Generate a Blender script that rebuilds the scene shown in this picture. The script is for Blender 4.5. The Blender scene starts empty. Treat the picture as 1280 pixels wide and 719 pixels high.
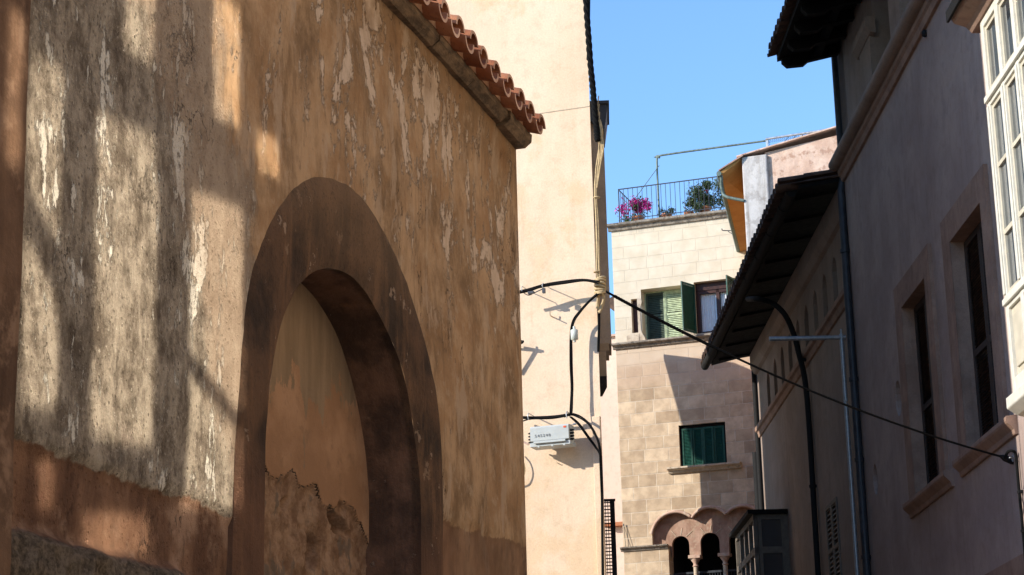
import bpy, math, random
from mathutils import Vector, Matrix, noise
from mathutils.geometry import tessellate_polygon
R = math.radians
random.seed(7)
scene = bpy.context.scene
COL = scene.collection

# ------------------------------------------------------------------ camera
W, H = 1280., 719.
FPX, DH, ROLL = 2588., 705., .025
PITCH = math.atan(DH / FPX)
CAM = Vector((0, 0, 1.6))
FW = Vector((0, math.cos(PITCH), math.sin(PITCH)))
U0 = Vector((0, -math.sin(PITCH), math.cos(PITCH)))
RC = Vector((math.cos(ROLL), 0, 0)) - U0 * math.sin(ROLL)
UC = Vector((math.sin(ROLL), 0, 0)) + U0 * math.cos(ROLL)
cd = bpy.data.cameras.new('camera'); cam = bpy.data.objects.new('camera', cd); COL.objects.link(cam)
cam.matrix_world = Matrix(((RC.x, UC.x, -FW.x, CAM.x), (RC.y, UC.y, -FW.y, CAM.y), (RC.z, UC.z, -FW.z, CAM.z), (0, 0, 0, 1)))
cd.sensor_width = 36; cd.lens = FPX / W * 36; cd.clip_end = 5000; cd.clip_start = .1
scene.camera = cam

# ------------------------------------------------------------------ light
SUN_AZ, SUN_EL = 250., 23.         # azimuth clockwise from +Y (away from the camera)
SUNV = Vector((math.sin(R(SUN_AZ)) * math.cos(R(SUN_EL)), math.cos(R(SUN_AZ)) * math.cos(R(SUN_EL)), math.sin(R(SUN_EL))))
world = bpy.data.worlds.new('World'); scene.world = world; world.use_nodes = True
wn = world.node_tree.nodes; wl = world.node_tree.links
sky = wn.new('ShaderNodeTexSky'); sky.sky_type = 'NISHITA'; sky.sun_disc = False
sky.sun_elevation = R(SUN_EL); sky.sun_rotation = R(SUN_AZ)
sky.air_density = 1.25; sky.dust_density = .05; sky.ozone_density = 2.2
sg = wn.new('ShaderNodeMix'); sg.data_type = 'RGBA'; sg.blend_type = 'MULTIPLY'; sg.inputs[0].default_value = 1; sg.inputs[7].default_value = (.80, 1.03, 1.36, 1)
wl.new(sky.outputs[0], sg.inputs[6]); wl.new(sg.outputs[2], wn['Background'].inputs[0]); wn['Background'].inputs[1].default_value = .15
sd = bpy.data.lights.new('sun', 'SUN'); sun = bpy.data.objects.new('sun', sd); COL.objects.link(sun)
sd.energy = 4.2; sd.angle = R(.5); sd.color = (1, .93, .82)
sun.rotation_euler = SUNV.to_track_quat('Z', 'Y').to_euler(); sun.location = (-20, -10, 30)
scene.view_settings.view_transform = 'Standard'; scene.view_settings.look = 'None'
scene.view_settings.gamma = 1; scene.view_settings.use_curve_mapping = False
scene.view_settings.exposure = .62
cy = scene.cycles
cy.max_bounces = 8; cy.diffuse_bounces = 5; cy.glossy_bounces = 4; cy.transmission_bounces = 6; cy.transparent_max_bounces = 8
cy.sample_clamp_indirect = 0; cy.use_guiding = True; cy.use_surface_guiding = True; cy.guiding_training_samples = 128; cy.caustics_reflective = True; cy.blur_glossy = 0
cy.use_denoising = True

# ------------------------------------------------------------------ wall frames
def ray(px, py):
    return FW * FPX + RC * (px - W / 2) - UC * (py - H / 2)
class Frame:
    """x runs along the wall to the viewer's right, y into the wall, z up"""
    def __init__(s, o, yaw_right):
        a = R(yaw_right); s.o = Vector((o[0], o[1], 0))
        s.ex = Vector((math.sin(a), math.cos(a), 0)); s.ey = Vector((-math.cos(a), math.sin(a), 0)); s.a = a
        s.m = Matrix(((s.ex.x, s.ey.x, 0, s.o.x), (s.ex.y, s.ey.y, 0, s.o.y), (0, 0, 1, 0), (0, 0, 0, 1)))
    def w(s, x, y, z): return s.m @ Vector((x, y, z))
    def q(s, px, py, off=0.):           # measured point on the plane standing 'off' proud of this wall
        d = ray(px, py); o = s.o - s.ey * off
        t = (o - CAM).dot(s.ey) / d.dot(s.ey); p = CAM + d * t
        return ((p - o).dot(s.ex), -off, p.z)
    def loc(s, v): return s.m.inverted() @ Vector(v)
FL = Frame((.0497, 13.0), 16.239)
FP = Frame((4.6306, 27.3), 180 - 1.0194)
FB = Frame((.7589, 18.0), 180 - 70.796)
FF = Frame((2.5386, 50.0), 180 - 70.796)
FH = Frame((5.1085, 43.0), 180 - 70.796)
WORLD = Frame((0, 0), 90)

# ------------------------------------------------------------------ mesh builder
class MB:
    def __init__(s): s.v = []; s.f = []; s.sm = []
    def add(s, vs, fs, smooth=False):
        b = len(s.v); s.v += [tuple(v) for v in vs]
        for f in fs: s.f.append([b + i for i in f]); s.sm.append(smooth)
        return s
    def box(s, x0, x1, y0, y1, z0, z1):
        if x0 > x1: x0, x1 = x1, x0
        if y0 > y1: y0, y1 = y1, y0
        if z0 > z1: z0, z1 = z1, z0
        vs = [(x, y, z) for x in (x0, x1) for y in (y0, y1) for z in (z0, z1)]
        return s.add(vs, [(0, 1, 3, 2), (4, 6, 7, 5), (0, 4, 5, 1), (2, 3, 7, 6), (0, 2, 6, 4), (1, 5, 7, 3)])
    def tube(s, pts, r, n=8, smooth=True, caps=True):
        pts = [Vector(p) for p in pts]; N = len(pts)
        rs = r if isinstance(r, (list, tuple)) else [r] * N
        up = None; vs = []
        for i, p in enumerate(pts):
            t = (pts[min(i + 1, N - 1)] - pts[max(i - 1, 0)])
            if t.length < 1e-9: t = Vector((0, 0, 1))
            t.normalize()
            if up is None: up = Vector((0, 0, 1)) if abs(t.z) < .9 else Vector((1, 0, 0))
            a = t.cross(up)
            if a.length < 1e-6: a = t.orthogonal()
            a.normalize(); b = a.cross(t).normalized(); up = b
            for k in range(n):
                g = 2 * math.pi * k / n; vs.append(p + (a * math.cos(g) + b * math.sin(g)) * rs[i])
        fs = [(i * n + k, i * n + (k + 1) % n, (i + 1) * n + (k + 1) % n, (i + 1) * n + k) for i in range(N - 1) for k in range(n)]
        s.add(vs, fs, smooth)
        if caps:
            s.add([vs[k] for k in range(n)], [tuple(range(n))[::-1]]); s.add([vs[(N - 1) * n + k] for k in range(n)], [tuple(range(n))])
        return s
    def lathe(s, c, prof, n=20):
        vs = [(c[0] + r * math.cos(2 * math.pi * k / n), c[1] + r * math.sin(2 * math.pi * k / n), c[2] + z) for r, z in prof for k in range(n)]
        N = len(prof)
        s.add(vs, [(i * n + k, i * n + (k + 1) % n, (i + 1) * n + (k + 1) % n, (i + 1) * n + k) for i in range(N - 1) for k in range(n)], True)
        s.add(vs[:n], [tuple(range(n))[::-1]]); s.add(vs[-n:], [tuple(range(n))]); return s
    def prism(s, poly, y0, y1, holes=(), sides=True, back=True, holeback=None):
        """poly and holes are (x, z) loops; extruded from y0 (front) to y1"""
        loops = [poly] + list(holes)
        tri = tessellate_polygon([[Vector((x, z, 0)) for x, z in l] for l in loops])
        flat = [p for l in loops for p in l]
        s.add([(x, y0, z) for x, z in flat], tri)
        if back: s.add([(x, y1, z) for x, z in flat], tri)
        for li, l in enumerate(loops):
            if li == 0 and not sides: continue
            yb = y1 if (li == 0 or holeback is None) else holeback
            n = len(l)
            s.add([(x, y0, z) for x, z in l] + [(x, yb, z) for x, z in l], [(i, (i + 1) % n, n + (i + 1) % n, n + i) for i in range(n)])
        return s
    def sweepx(s, prof, x0, x1):
        """profile of (y, z) points run along x"""
        n = len(prof)
        vs = [(x0, y, z) for y, z in prof] + [(x1, y, z) for y, z in prof]
        s.add(vs, [(i, (i + 1) % n, n + (i + 1) % n, n + i) for i in range(n)])
        s.add(vs[:n], [tuple(range(n))]); s.add(vs[n:], [tuple(range(n))[::-1]]); return s
def rect(x0, x1, z0, z1): return [(x0, z0), (x1, z0), (x1, z1), (x0, z1)]
def arch(cx, r, zs, z0, n=24, rz=None):
    rz = rz or r
    return [(cx - r, z0), (cx + r, z0)] + [(cx + r * math.cos(math.pi * k / n), zs + rz * math.sin(math.pi * k / n)) for k in range(n + 1)]
def arc(cx, r, zc, a0, a1, n=24): return [(cx + r * math.cos(R(a0 + (a1 - a0) * k / n)), zc + r * math.sin(R(a0 + (a1 - a0) * k / n))) for k in range(n + 1)]

def tag(o, label=None, cat=None, group=None, kind=None):
    if label: o['label'] = label
    if cat: o['category'] = cat
    if group: o['group'] = group
    if kind: o['kind'] = kind
    return o
ORG = {}
def build(mb, name, mat, parent=None, fr=WORLD, base=(0, 0, 0), bevel=0, label=None):
    """mesh given in frame coordinates; with a parent it is expressed in the parent's space"""
    me = bpy.data.meshes.new(name)
    if parent is not None and parent.name in ORG: b = ORG[parent.name]
    else: b = base
    me.from_pydata([(v[0] - b[0], v[1] - b[1], v[2] - b[2]) for v in mb.v], [], mb.f)
    me.polygons.foreach_set('use_smooth', mb.sm); me.update()
    if mat: me.materials.append(mat)
    o = bpy.data.objects.new(name, me); COL.objects.link(o)
    if parent is not None:
        o.parent = parent; ORG[o.name] = b
    else:
        o.location = fr.w(*b); o.rotation_euler = (0, 0, math.atan2(fr.ex.y, fr.ex.x)); ORG[o.name] = b
    if bevel:
        m = o.modifiers.new('bevel', 'BEVEL'); m.width = bevel; m.segments = 2; m.limit_method = 'ANGLE'; m.angle_limit = R(50)
    if label: o['label'] = label
    return o
def thing(name, label, cat, fr=WORLD, base=(0, 0, 0), group=None):
    o = bpy.data.objects.new(name, None); COL.objects.link(o); o.empty_display_size = .2
    o.location = fr.w(*base); o.rotation_euler = (0, 0, math.atan2(fr.ex.y, fr.ex.x)); ORG[o.name] = base
    return tag(o, label, cat, group)
def single(mb, name, mat, label, cat, fr=WORLD, base=(0, 0, 0), group=None, bevel=0):
    return tag(build(mb, name, mat, None, fr, base, bevel), label, cat, group)

# ------------------------------------------------------------------ materials
class NT:
    def __init__(s, name, rough=.9):
        s.mat = bpy.data.materials.new(name); s.mat.use_nodes = True
        s.t = s.mat.node_tree; s.b = s.t.nodes['Principled BSDF']; s.b.inputs['Roughness'].default_value = rough
        s.b.inputs['Specular IOR Level'].default_value = .25
        s.tc = s.t.nodes.new('ShaderNodeTexCoord'); s.obj = s.tc.outputs['Object']
    def put(s, sock, v):
        if isinstance(v, bpy.types.NodeSocket): s.t.links.new(v, sock)
        elif isinstance(v, (tuple, list)) and sock.type == 'RGBA': sock.default_value = (*v[:3], 1)
        else: sock.default_value = v
    def map(s, scale=(1, 1, 1), loc=(0, 0, 0), rot=(0, 0, 0), v=None):
        n = s.t.nodes.new('ShaderNodeMapping'); s.t.links.new(v or s.obj, n.inputs[0])
        n.inputs['Scale'].default_value = scale; n.inputs['Location'].default_value = loc; n.inputs['Rotation'].default_value = rot; return n.outputs[0]
    def noise(s, scale=1, det=4, rough=.55, v=None, dist=0, st=(1, 1, 1), loc=(0, 0, 0), col=False):
        n = s.t.nodes.new('ShaderNodeTexNoise'); n.inputs['Scale'].default_value = scale; n.inputs['Detail'].default_value = det
        n.inputs['Roughness'].default_value = rough; n.inputs['Distortion'].default_value = dist
        s.t.links.new(s.map(st, loc, v=v), n.inputs['Vector']); return n.outputs[1 if col else 0]
    def voro(s, scale=1, feat='F1', st=(1, 1, 1), out=0, v=None, rand=1):
        n = s.t.nodes.new('ShaderNodeTexVoronoi'); n.feature = feat; n.inputs['Scale'].default_value = scale; n.inputs['Randomness'].default_value = rand
        s.t.links.new(s.map(st, v=v), n.inputs['Vector']); return n.outputs[out]
    def m(s, op, a, b=0., c=0., clamp=False):
        n = s.t.nodes.new('ShaderNodeMath'); n.operation = op; n.use_clamp = clamp
        s.put(n.inputs[0], a); s.put(n.inputs[1], b); s.put(n.inputs[2], c); return n.outputs[0]
    def ramp(s, v, a, b, lo=0., hi=1., smooth=True):
        n = s.t.nodes.new('ShaderNodeMapRange'); n.interpolation_type = 'SMOOTHSTEP' if smooth else 'LINEAR'; n.clamp = True
        s.put(n.inputs[0], v); s.put(n.inputs[1], a); s.put(n.inputs[2], b); s.put(n.inputs[3], lo); s.put(n.inputs[4], hi); return n.outputs[0]
    def mix(s, f, a, b):
        n = s.t.nodes.new('ShaderNodeMix'); n.data_type = 'RGBA'; s.put(n.inputs[0], f); s.put(n.inputs[6], a); s.put(n.inputs[7], b); return n.outputs[2]
    def mul(s, a, b, f=1.):
        n = s.t.nodes.new('ShaderNodeMix'); n.data_type = 'RGBA'; n.blend_type = 'MULTIPLY'; s.put(n.inputs[0], f); s.put(n.inputs[6], a); s.put(n.inputs[7], b); return n.outputs[2]
    def sep(s):
        n = s.t.nodes.new('ShaderNodeSeparateXYZ'); s.t.links.new(s.obj, n.inputs[0]); return n.outputs
    def bump(s, h, dist=.01, st=1., prev=None):
        n = s.t.nodes.new('ShaderNodeBump'); n.inputs['Distance'].default_value = dist; n.inputs['Strength'].default_value = st
        s.put(n.inputs['Height'], h)
        if prev: s.t.links.new(prev, n.inputs['Normal'])
        return n.outputs[0]
    def done(s, col, normal=None, rough=None):
        s.put(s.b.inputs['Base Color'], col)
        if normal: s.t.links.new(normal, s.b.inputs['Normal'])
        if rough is not None: s.put(s.b.inputs['Roughness'], rough)
        return s.mat

def plaster(name, c1, c2, c3=None, sc=1.2, streak=.5, bump=.004, stain=(.5, .45, .4)):
    t = NT(name)
    a = t.noise(sc, 6, .6); col = t.mix(t.ramp(a, .38, .64), c1, c2)
    if c3: col = t.mix(t.ramp(t.noise(sc * 2.3, 8, .65, loc=(3, 1, 7)), .52, .62), col, c3)
    s = t.noise(1, 5, .6, st=(sc * 5, sc * 5, sc * .35), loc=(5, 0, 2))
    col = t.mul(col, stain, t.m('MULTIPLY', t.ramp(s, .5, .78), streak))
    g = t.noise(60, 5, .7); u = t.noise(4, 3, .5)
    md = t.noise(7, 8, .72, loc=(4, 9, 2)); col = t.mul(col, (.80, .77, .73), t.ramp(md, .48, .66, 0, .5)); col = t.mul(col, (.72, .66, .6), t.m('MULTIPLY', t.ramp(t.noise(1, 7, .7, st=(9, 9, .5), loc=(1, 2, 3)), .56, .70), streak * .7))
    n = t.bump(t.m('ADD', t.m('MULTIPLY', g, .35), u), bump * 3, .8)
    col = t.mix(t.ramp(g, .35, .7, 0, .12), col, (0, 0, 0))
    return t.done(col, n)
def plain(name, c, rough=.6, metal=0, var=.25, sc=8, bump=0, st=(1, 1, 1)):
    t = NT(name, rough); t.b.inputs['Metallic'].default_value = metal
    n1 = t.noise(sc, 6, .65, st=st)
    col = t.mix(t.ramp(n1, .3, .72), [x * (1 - var) for x in c], [min(1, x * (1 + var)) for x in c])
    nn = t.bump(n1, bump, .7) if bump else None
    return t.done(col, nn, t.ramp(n1, .3, .7, max(rough - .12, .05), min(rough + .12, 1)))

# the old plastered wall of the house on the left (local coordinates: x along, z up)
def left_wall_mat():
    t = NT('weathered ochre plaster', .92); x, y, z = t.sep()
    st = t.noise(1, 9, .68, st=(3.0, 3.0, 1.9), dist=.15); st2 = t.noise(1, 9, .7, st=(13, 13, 4.4), loc=(4, 0, 1), dist=.1); big = t.noise(.9, 4, .55, loc=(0, 0, 3))
    fine = t.noise(45, 6, .75); med = t.noise(9, 9, .72, loc=(1, 6, 2)); drip = t.noise(1, 6, .6, st=(20, 20, .9), loc=(2, 2, 2))
    blotch = t.noise(2.0, 9, .68, loc=(2, 5, 0))
    ochre = t.mix(t.ramp(st, .36, .62), (.20, .12, .06), (.46, .30, .17))
    ochre = t.mix(t.ramp(blotch, .47, .62, 0, .75), ochre, (.32, .18, .085))
    ochre = t.mix(t.ramp(st2, .54, .68, 0, .6), ochre, (.15, .098, .058))
    ochre = t.mix(t.ramp(med, .54, .66, 0, .55), ochre, (.45, .335, .225))
    ochre = t.mix(t.ramp(drip, .56, .70, 0, .45), ochre, (.19, .12, .068))
    ochre = t.mix(t.ramp(t.noise(1, 9, .7, st=(5, 5, 1.6), loc=(9, 2, 4), dist=.15), .54, .62, 0, .6), ochre, (.46, .34, .235))
    ochre = t.mix(t.ramp(fine, .55, .75, 0, .45), ochre, (.10, .065, .04))
    # pale limewash that is left in ragged hanging patches, mostly in the upper third
    band = t.m('MULTIPLY', t.ramp(z, 4.3, 5.25), t.ramp(z, 6.2, 5.85))
    band = t.m('MULTIPLY', band, t.ramp(x, -4.3, -3.6, .45, 1.))
    diag = t.m('ABSOLUTE', t.m('SUBTRACT', t.m('SUBTRACT', z, t.m('MULTIPLY', x, -.30)), 5.02))
    band = t.m('ADD', band, t.m('MULTIPLY', t.m('MULTIPLY', t.ramp(diag, .45, .05), t.ramp(x, -3.4, -2.4)), .72))
    pn = t.m('ADD', t.noise(1, 11, .76, st=(3.1, 3.1, 1.9), loc=(1.3, 0, 6.2), dist=.2), t.m('MULTIPLY', band, .085))
    pn = t.m('ADD', pn, t.m('MULTIPLY', t.m('SUBTRACT', drip, .5), .11))
    pale = t.ramp(pn, .628, .640)
    palec = t.mix(t.ramp(st2, .4, .7), (.60, .465, .35), (.47, .345, .24))
    palec = t.mix(t.ramp(med, .52, .66, 0, .5), palec, (.36, .26, .175))
    halo = t.ramp(pn, .575, .63, 0, .5)
    col = t.mix(halo, ochre, (.42, .28, .165))
    rim = t.m('MULTIPLY', t.ramp(pn, .616, .628), t.ramp(pn, .640, .632)); col = t.mix(t.m('MULTIPLY', rim, .5), col, (.12, .08, .05))
    col = t.mix(pale, col, palec)
    # grey cement render on the near third
    gb = t.m('ADD', t.m('ADD', x, t.m('MULTIPLY', t.m('SUBTRACT', z, 4.4), .42)), t.m('MULTIPLY', t.m('SUBTRACT', t.noise(1, 8, .66, st=(2.6, 2.6, 1.5), loc=(7, 7, 7)), .5), 2.0))
    gm = t.m('MULTIPLY', t.ramp(gb, -4.30, -4.62), t.ramp(z, t.m('ADD', 6.4, t.m('MULTIPLY', x, .0)), 5.6))
    gn = t.noise(1, 10, .76, st=(6.5, 6.5, 4.2), loc=(1, 8, 3), dist=.05)
    grey = t.mix(t.ramp(gn, .36, .62), (.115, .088, .062), (.42, .355, .27))
    grey = t.mix(t.ramp(st2, .5, .68, 0, .7), grey, (.12, .095, .07))
    fl = t.m('ADD', t.noise(1, 9, .72, st=(13, 13, 5), loc=(2, 2, 2)), t.m('MULTIPLY', t.ramp(t.noise(1, 3, .5, st=(2.6, 2.6, .35), loc=(5, 5, 1)), .45, .65), .12))
    wv = t.m('MULTIPLY', t.m('SUBTRACT', t.noise(2.2, 4, .6, loc=(0, 3, 3)), .5), .22)
    s1 = t.m('MULTIPLY', t.ramp(t.m('ABSOLUTE', t.m('ADD', t.m('ADD', x, 5.29), wv)), .10, .02), t.m('MULTIPLY', t.ramp(z, 3.5, 3.9), t.ramp(z, 5.1, 4.7)))
    s2 = t.m('MULTIPLY', t.ramp(t.m('ABSOLUTE', t.m('ADD', t.m('ADD', x, 5.00), t.m('MULTIPLY', wv, 1.6))), .15, .03), t.ramp(z, 3.3, 3.9))
    s3 = t.m('MULTIPLY', t.ramp(t.m('ABSOLUTE', t.m('ADD', t.m('ADD', x, 5.75), wv)), .12, .03), t.m('MULTIPLY', t.ramp(z, 3.5, 3.9), t.ramp(z, 4.9, 4.5)))
    fl = t.m('ADD', fl, t.m('MULTIPLY', t.m('ADD', t.m('ADD', s1, s2), s3), .10))
    fm = t.ramp(fl, .64, .665)
    grey = t.mix(fm, grey, (.68, .63, .53))
    grey = t.mix(t.ramp(fine, .56, .68, 0, .6), grey, (.09, .07, .05)); grey = t.mix(t.ramp(t.noise(34, 7, .75, loc=(8, 8, 8)), .58, .66, 0, .6), grey, (.60, .54, .44))
    pits = t.ramp(t.voro(38, st=(1, 1, .8)), .1, .28)
    grey = t.mix(t.m('MULTIPLY', t.m('SUBTRACT', 1., pits), t.ramp(gn, .45, .6, 0, .8)), grey, (.10, .08, .06))
    warm = t.m('MULTIPLY', t.ramp(gb, -5.25, -4.9), .6)
    grey = t.mix(warm, grey, (.40, .29, .20))
    col = t.mix(gm, col, grey)
    # lower painted dado, red-brown
    rag = t.m('MULTIPLY', t.m('SUBTRACT', t.noise(3.2, 8, .65), .5), .16)
    zd = t.m('ADD', t.m('ADD', z, rag), t.m('MULTIPLY', t.ramp(x, -3.6, -1.9, 0, 1), -.36))
    zd = t.m('ADD', zd, t.m('MULTIPLY', t.ramp(x, -1.9, 0, 0, 1, False), -.1))
    dm = t.m('MULTIPLY', t.ramp(zd, 3.0, 2.985), t.ramp(x, -1.9, -1.2, 1., .72))
    dn = t.noise(1, 7, .65, st=(4, 4, 1.6), loc=(4, 4, 4))
    dado = t.mix(t.ramp(dn, .36, .62), (.12, .058, .032), (.25, .135, .078))
    dado = t.mix(t.ramp(st2, .5, .7, 0, .6), dado, (.10, .055, .035))
    dado = t.mix(t.ramp(t.noise(2.1, 7, .6, loc=(8, 1, 1)), .56, .66, 0, .7), dado, (.42, .27, .18))
    col = t.mix(dm, col, dado)
    # bare rubble at the foot
    bz = t.m('ADD', z, t.m('MULTIPLY', t.m('SUBTRACT', t.noise(5, 6, .6), .5), .06))
    bm = t.ramp(bz, 2.695, 2.67)
    bn = t.noise(26, 7, .8)
    col = t.mix(bm, col, t.mix(t.ramp(bn, .38, .62), (.10, .075, .05), (.34, .26, .18)))
    # hairline cracks
    ck = t.m('ABSOLUTE', t.m('SUBTRACT', t.noise(1, 6, .62, st=(1.9, 1.9, .8), loc=(11, 0, 4)), .5))
    cr = t.m('MULTIPLY', t.ramp(ck, .0026, .0010), t.ramp(t.noise(1.3, 3, loc=(6, 6, 0)), .54, .60))
    col = t.mix(t.m('MULTIPLY', cr, .8), col, (.045, .03, .02))
    # stains under the eave
    col = t.mul(col, (.55, .47, .38), t.m('MULTIPLY', t.ramp(t.m('ADD', z, t.m('MULTIPLY', drip, .5)), 5.85, 6.25), t.ramp(st, .36, .6)))
    h = t.m('ADD', t.m('MULTIPLY', pale, 1.5), t.m('MULTIPLY', fine, t.m('ADD', .25, t.m('MULTIPLY', gm, .5))))
    h = t.m('ADD', h, t.m('MULTIPLY', st2, .4)); h = t.m('ADD', h, t.m('MULTIPLY', big, 2.2))
    h = t.m('ADD', h, t.m('MULTIPLY', t.m('MULTIPLY', fm, gm), .5))
    h = t.m('ADD', h, t.m('MULTIPLY', t.m('MULTIPLY', gn, gm), .9))
    h = t.m('ADD', h, t.m('MULTIPLY', t.m('MULTIPLY', bn, bm), 4.))
    h = t.m('ADD', h, t.m('MULTIPLY', t.m('MULTIPLY', pits, gm), .4))
    h = t.m('SUBTRACT', h, t.m('MULTIPLY', cr, 1.5))
    return t.done(col, t.bump(h, .016, 1.))
def surround_mat():
    t = NT('dark stained arch surround', .9)
    st = t.noise(1, 7, .62, st=(7, 7, 1.2)); b = t.noise(2.6, 8, .62); f = t.noise(50, 5, .7)
    col = t.mix(t.ramp(b, .36, .64), (.034, .020, .012), (.12, .064, .034))
    col = t.mix(t.ramp(st, .5, .68, 0, .6), col, (.20, .105, .052))
    col = t.mix(t.ramp(t.noise(4, 9, .7, loc=(3, 3, 3)), .62, .66, 0, .55), col, (.30, .20, .13))
    x, y, z = t.sep()
    col = t.mix(t.ramp(z, 4.2, 4.8, 0, .55), col, t.mix(b, (.12, .075, .04), (.27, .165, .09)))
    col = t.mix(t.ramp(f, .52, .72, 0, .6), col, (.02, .013, .009))
    col = t.mix(t.ramp(z, 3.5, 3.0, 0, .5), col, (.15, .07, .04))
    col = t.mix(t.ramp(y, .0, .03, 0, .62), col, t.mix(t.ramp(b, .4, .6), (.10, .055, .035), (.26, .135, .08)))
    chip = t.ramp(t.noise(5.5, 9, .72, loc=(1, 4, 2)), .635, .65); col = t.mix(t.m('MULTIPLY', chip, .7), col, (.36, .25, .17))
    h = t.m('SUBTRACT', t.m('ADD', t.m('MULTIPLY', f, .5), t.m('ADD', t.m('MULTIPLY', b, 2.), t.m('MULTIPLY', st, 1.5))), t.m('MULTIPLY', chip, .5))
    return t.done(col, t.bump(h, .013, 1.))
def niche_mat():
    t = NT('niche infill plaster over rubble', .92); x, y, z = t.sep()
    b = t.noise(2.2, 8, .6, loc=(1, 0, 1)); f = t.noise(40, 6, .75); st = t.noise(1, 7, .6, st=(8, 8, 1.4))
    up = t.mix(t.ramp(b, .38, .62), (.30, .165, .088), (.42, .245, .14)); up = t.mix(t.ramp(t.noise(9, 9, .75), .52, .66, 0, .45), up, (.20, .12, .07))
    # greyish skim that has flaked along a ragged edge
    sk = t.m('ADD', z, t.m('MULTIPLY', t.m('SUBTRACT', t.noise(1, 9, .68, st=(6, 6, 2.5)), .5), 1.25))
    sk = t.m('SUBTRACT', sk, t.m('MULTIPLY', t.m('ADD', x, 3.2), .25))
    col = t.mix(t.ramp(sk, 3.80, 3.83, 0, .85), up, t.mix(t.ramp(st, .4, .65), (.20, .145, .09), (.285, .205, .13)))
    # a second flaked run lower down
    col = t.mix(t.m('MULTIPLY', t.ramp(t.noise(1, 9, .7, st=(9, 9, 2.4), loc=(2, 0, 5)), .62, .635), t.ramp(z, 3.75, 3.5)), col, (.22, .155, .10))
    at = t.t.nodes.new('ShaderNodeAttribute'); at.attribute_name = 'rubble'; rb = at.outputs['Fac']
    rn = t.noise(7, 8, .7, loc=(7, 0, 0)); rc = t.mix(t.ramp(rn, .36, .64), (.23, .125, .068), (.46, .29, .18));
    rc = t.mix(t.ramp(t.noise(1, 6, .6, st=(10, 10, 4)), .56, .64, 0, .8), rc, (.20, .15, .11))
    col = t.mix(t.ramp(rb, .4, .6), col, rc); col = t.mix(t.m('MULTIPLY', t.m('MULTIPLY', t.ramp(rb, .12, .45), t.ramp(rb, .9, .6)), t.ramp(rn, .42, .5)), col, (.035, .02, .012))  # second mix paints the shadow of the peel along the flake edge
    h = t.m('ADD', f, t.m('MULTIPLY', t.m('MULTIPLY', t.m('ADD', rn, t.noise(22, 8, .8)), rb), 3.5)); h = t.m('ADD', h, t.m('MULTIPLY', b, 2.))
    return t.done(col, t.bump(h, .007, 1.))
def ashlar_mat():
    t = NT('pale sandstone ashlar', .92); x, y, z = t.sep()
    wob = t.noise(1.5, 3, .5, col=True)
    v = t.map((1, 1, 1), rot=(R(-90), 0, 0))
    bk = t.t.nodes.new('ShaderNodeTexBrick'); t.t.links.new(v, bk.inputs['Vector'])
    for k, val in (('Scale', 1.), ('Mortar Size', .011), ('Mortar Smooth', .3), ('Brick Width', .62), ('Row Height', .305), ('Bias', 0.)): bk.inputs[k].default_value = val
    bk.offset = .5; bk.squash = .72; bk.squash_frequency = 3
    bk.inputs['Color1'].default_value = (.64, .515, .38, 1); bk.inputs['Color2'].default_value = (.42, .32, .225, 1); bk.inputs['Mortar'].default_value = (.64, .55, .44, 1)
    n1 = t.noise(3, 8, .65); n2 = t.noise(30, 6, .75)
    col = t.mul(bk.outputs[0], t.mix(t.ramp(n1, .35, .65), (.8, .76, .72), (1.1, 1.08, 1.03)))
    col = t.mix(t.ramp(t.voro(24), .10, .06, 0, .5), col, (.20, .14, .09))
    # smooth lime coat over the top storeys and a patchy band under the sill course
    pl = t.m('ADD', z, t.m('MULTIPLY', t.m('SUBTRACT', t.noise(1.6, 7, .6), .5), .5))
    lime = t.mix(t.ramp(t.noise(1.8, 8, .6, loc=(0, 0, 9)), .35, .65), (.59, .50, .37), (.68, .59, .46))
    lime = t.mix(t.ramp(bk.outputs[1], 0, 1, 0, .06), lime, (.78, .68, .55))
    col = t.mix(t.ramp(pl, 13.0, 13.25, 0, .97), col, lime)
    pk = t.m('MULTIPLY', t.ramp(pl, 12.35, 12.75), t.ramp(z, 13.62, 13.5)); col = t.mix(t.m('MULTIPLY', pk, .55), col, (.52, .38, .28))
    sn = t.noise(1, 7, .7, st=(6, 6, 1.5), loc=(1, 1, 1))
    st1 = t.m('MULTIPLY', t.ramp(t.m('ADD', z, t.m('MULTIPLY', sn, .5)), 16.72, 16.98), t.ramp(z, 16.9, 16.6, 1, 1))
    col = t.mix(t.m('MULTIPLY', st1, .6), col, (.30, .28, .25))
    st2 = t.m('MULTIPLY', t.ramp(t.m('ADD', z, t.m('MULTIPLY', sn, .32)), 13.68, 13.76), t.ramp(z, 13.65, 13.55, 0, 1))
    col = t.mix(t.m('MULTIPLY', st2, .9), col, (.14, .115, .09))
    st3 = t.m('MULTIPLY', t.ramp(t.m('ADD', z, t.m('MULTIPLY', sn, .5)), 8.72, 8.82), t.ramp(z, 8.6, 8.55, 0, 1))
    col = t.mix(t.m('MULTIPLY', st3, .6), col, (.25, .2, .16))
    h = t.m('ADD', t.m('MULTIPLY', bk.outputs[1], -1.2), t.m('ADD', t.m('MULTIPLY', n2, .5), n1))
    return t.done(col, t.bump(h, .012, .8))
def glass_mat(name, tint=(.03, .035, .04), rough=.03):
    t = NT(name, rough); t.b.inputs['Specular IOR Level'].default_value = .9; t.b.inputs['Coat Weight'].default_value = .5; t.b.inputs['Coat Roughness'].default_value = .02
    n = t.noise(1.2, 3, .5); return t.done(t.mix(n, tint, [c * 1.6 for c in tint]), t.bump(n, .01, .3))
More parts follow.
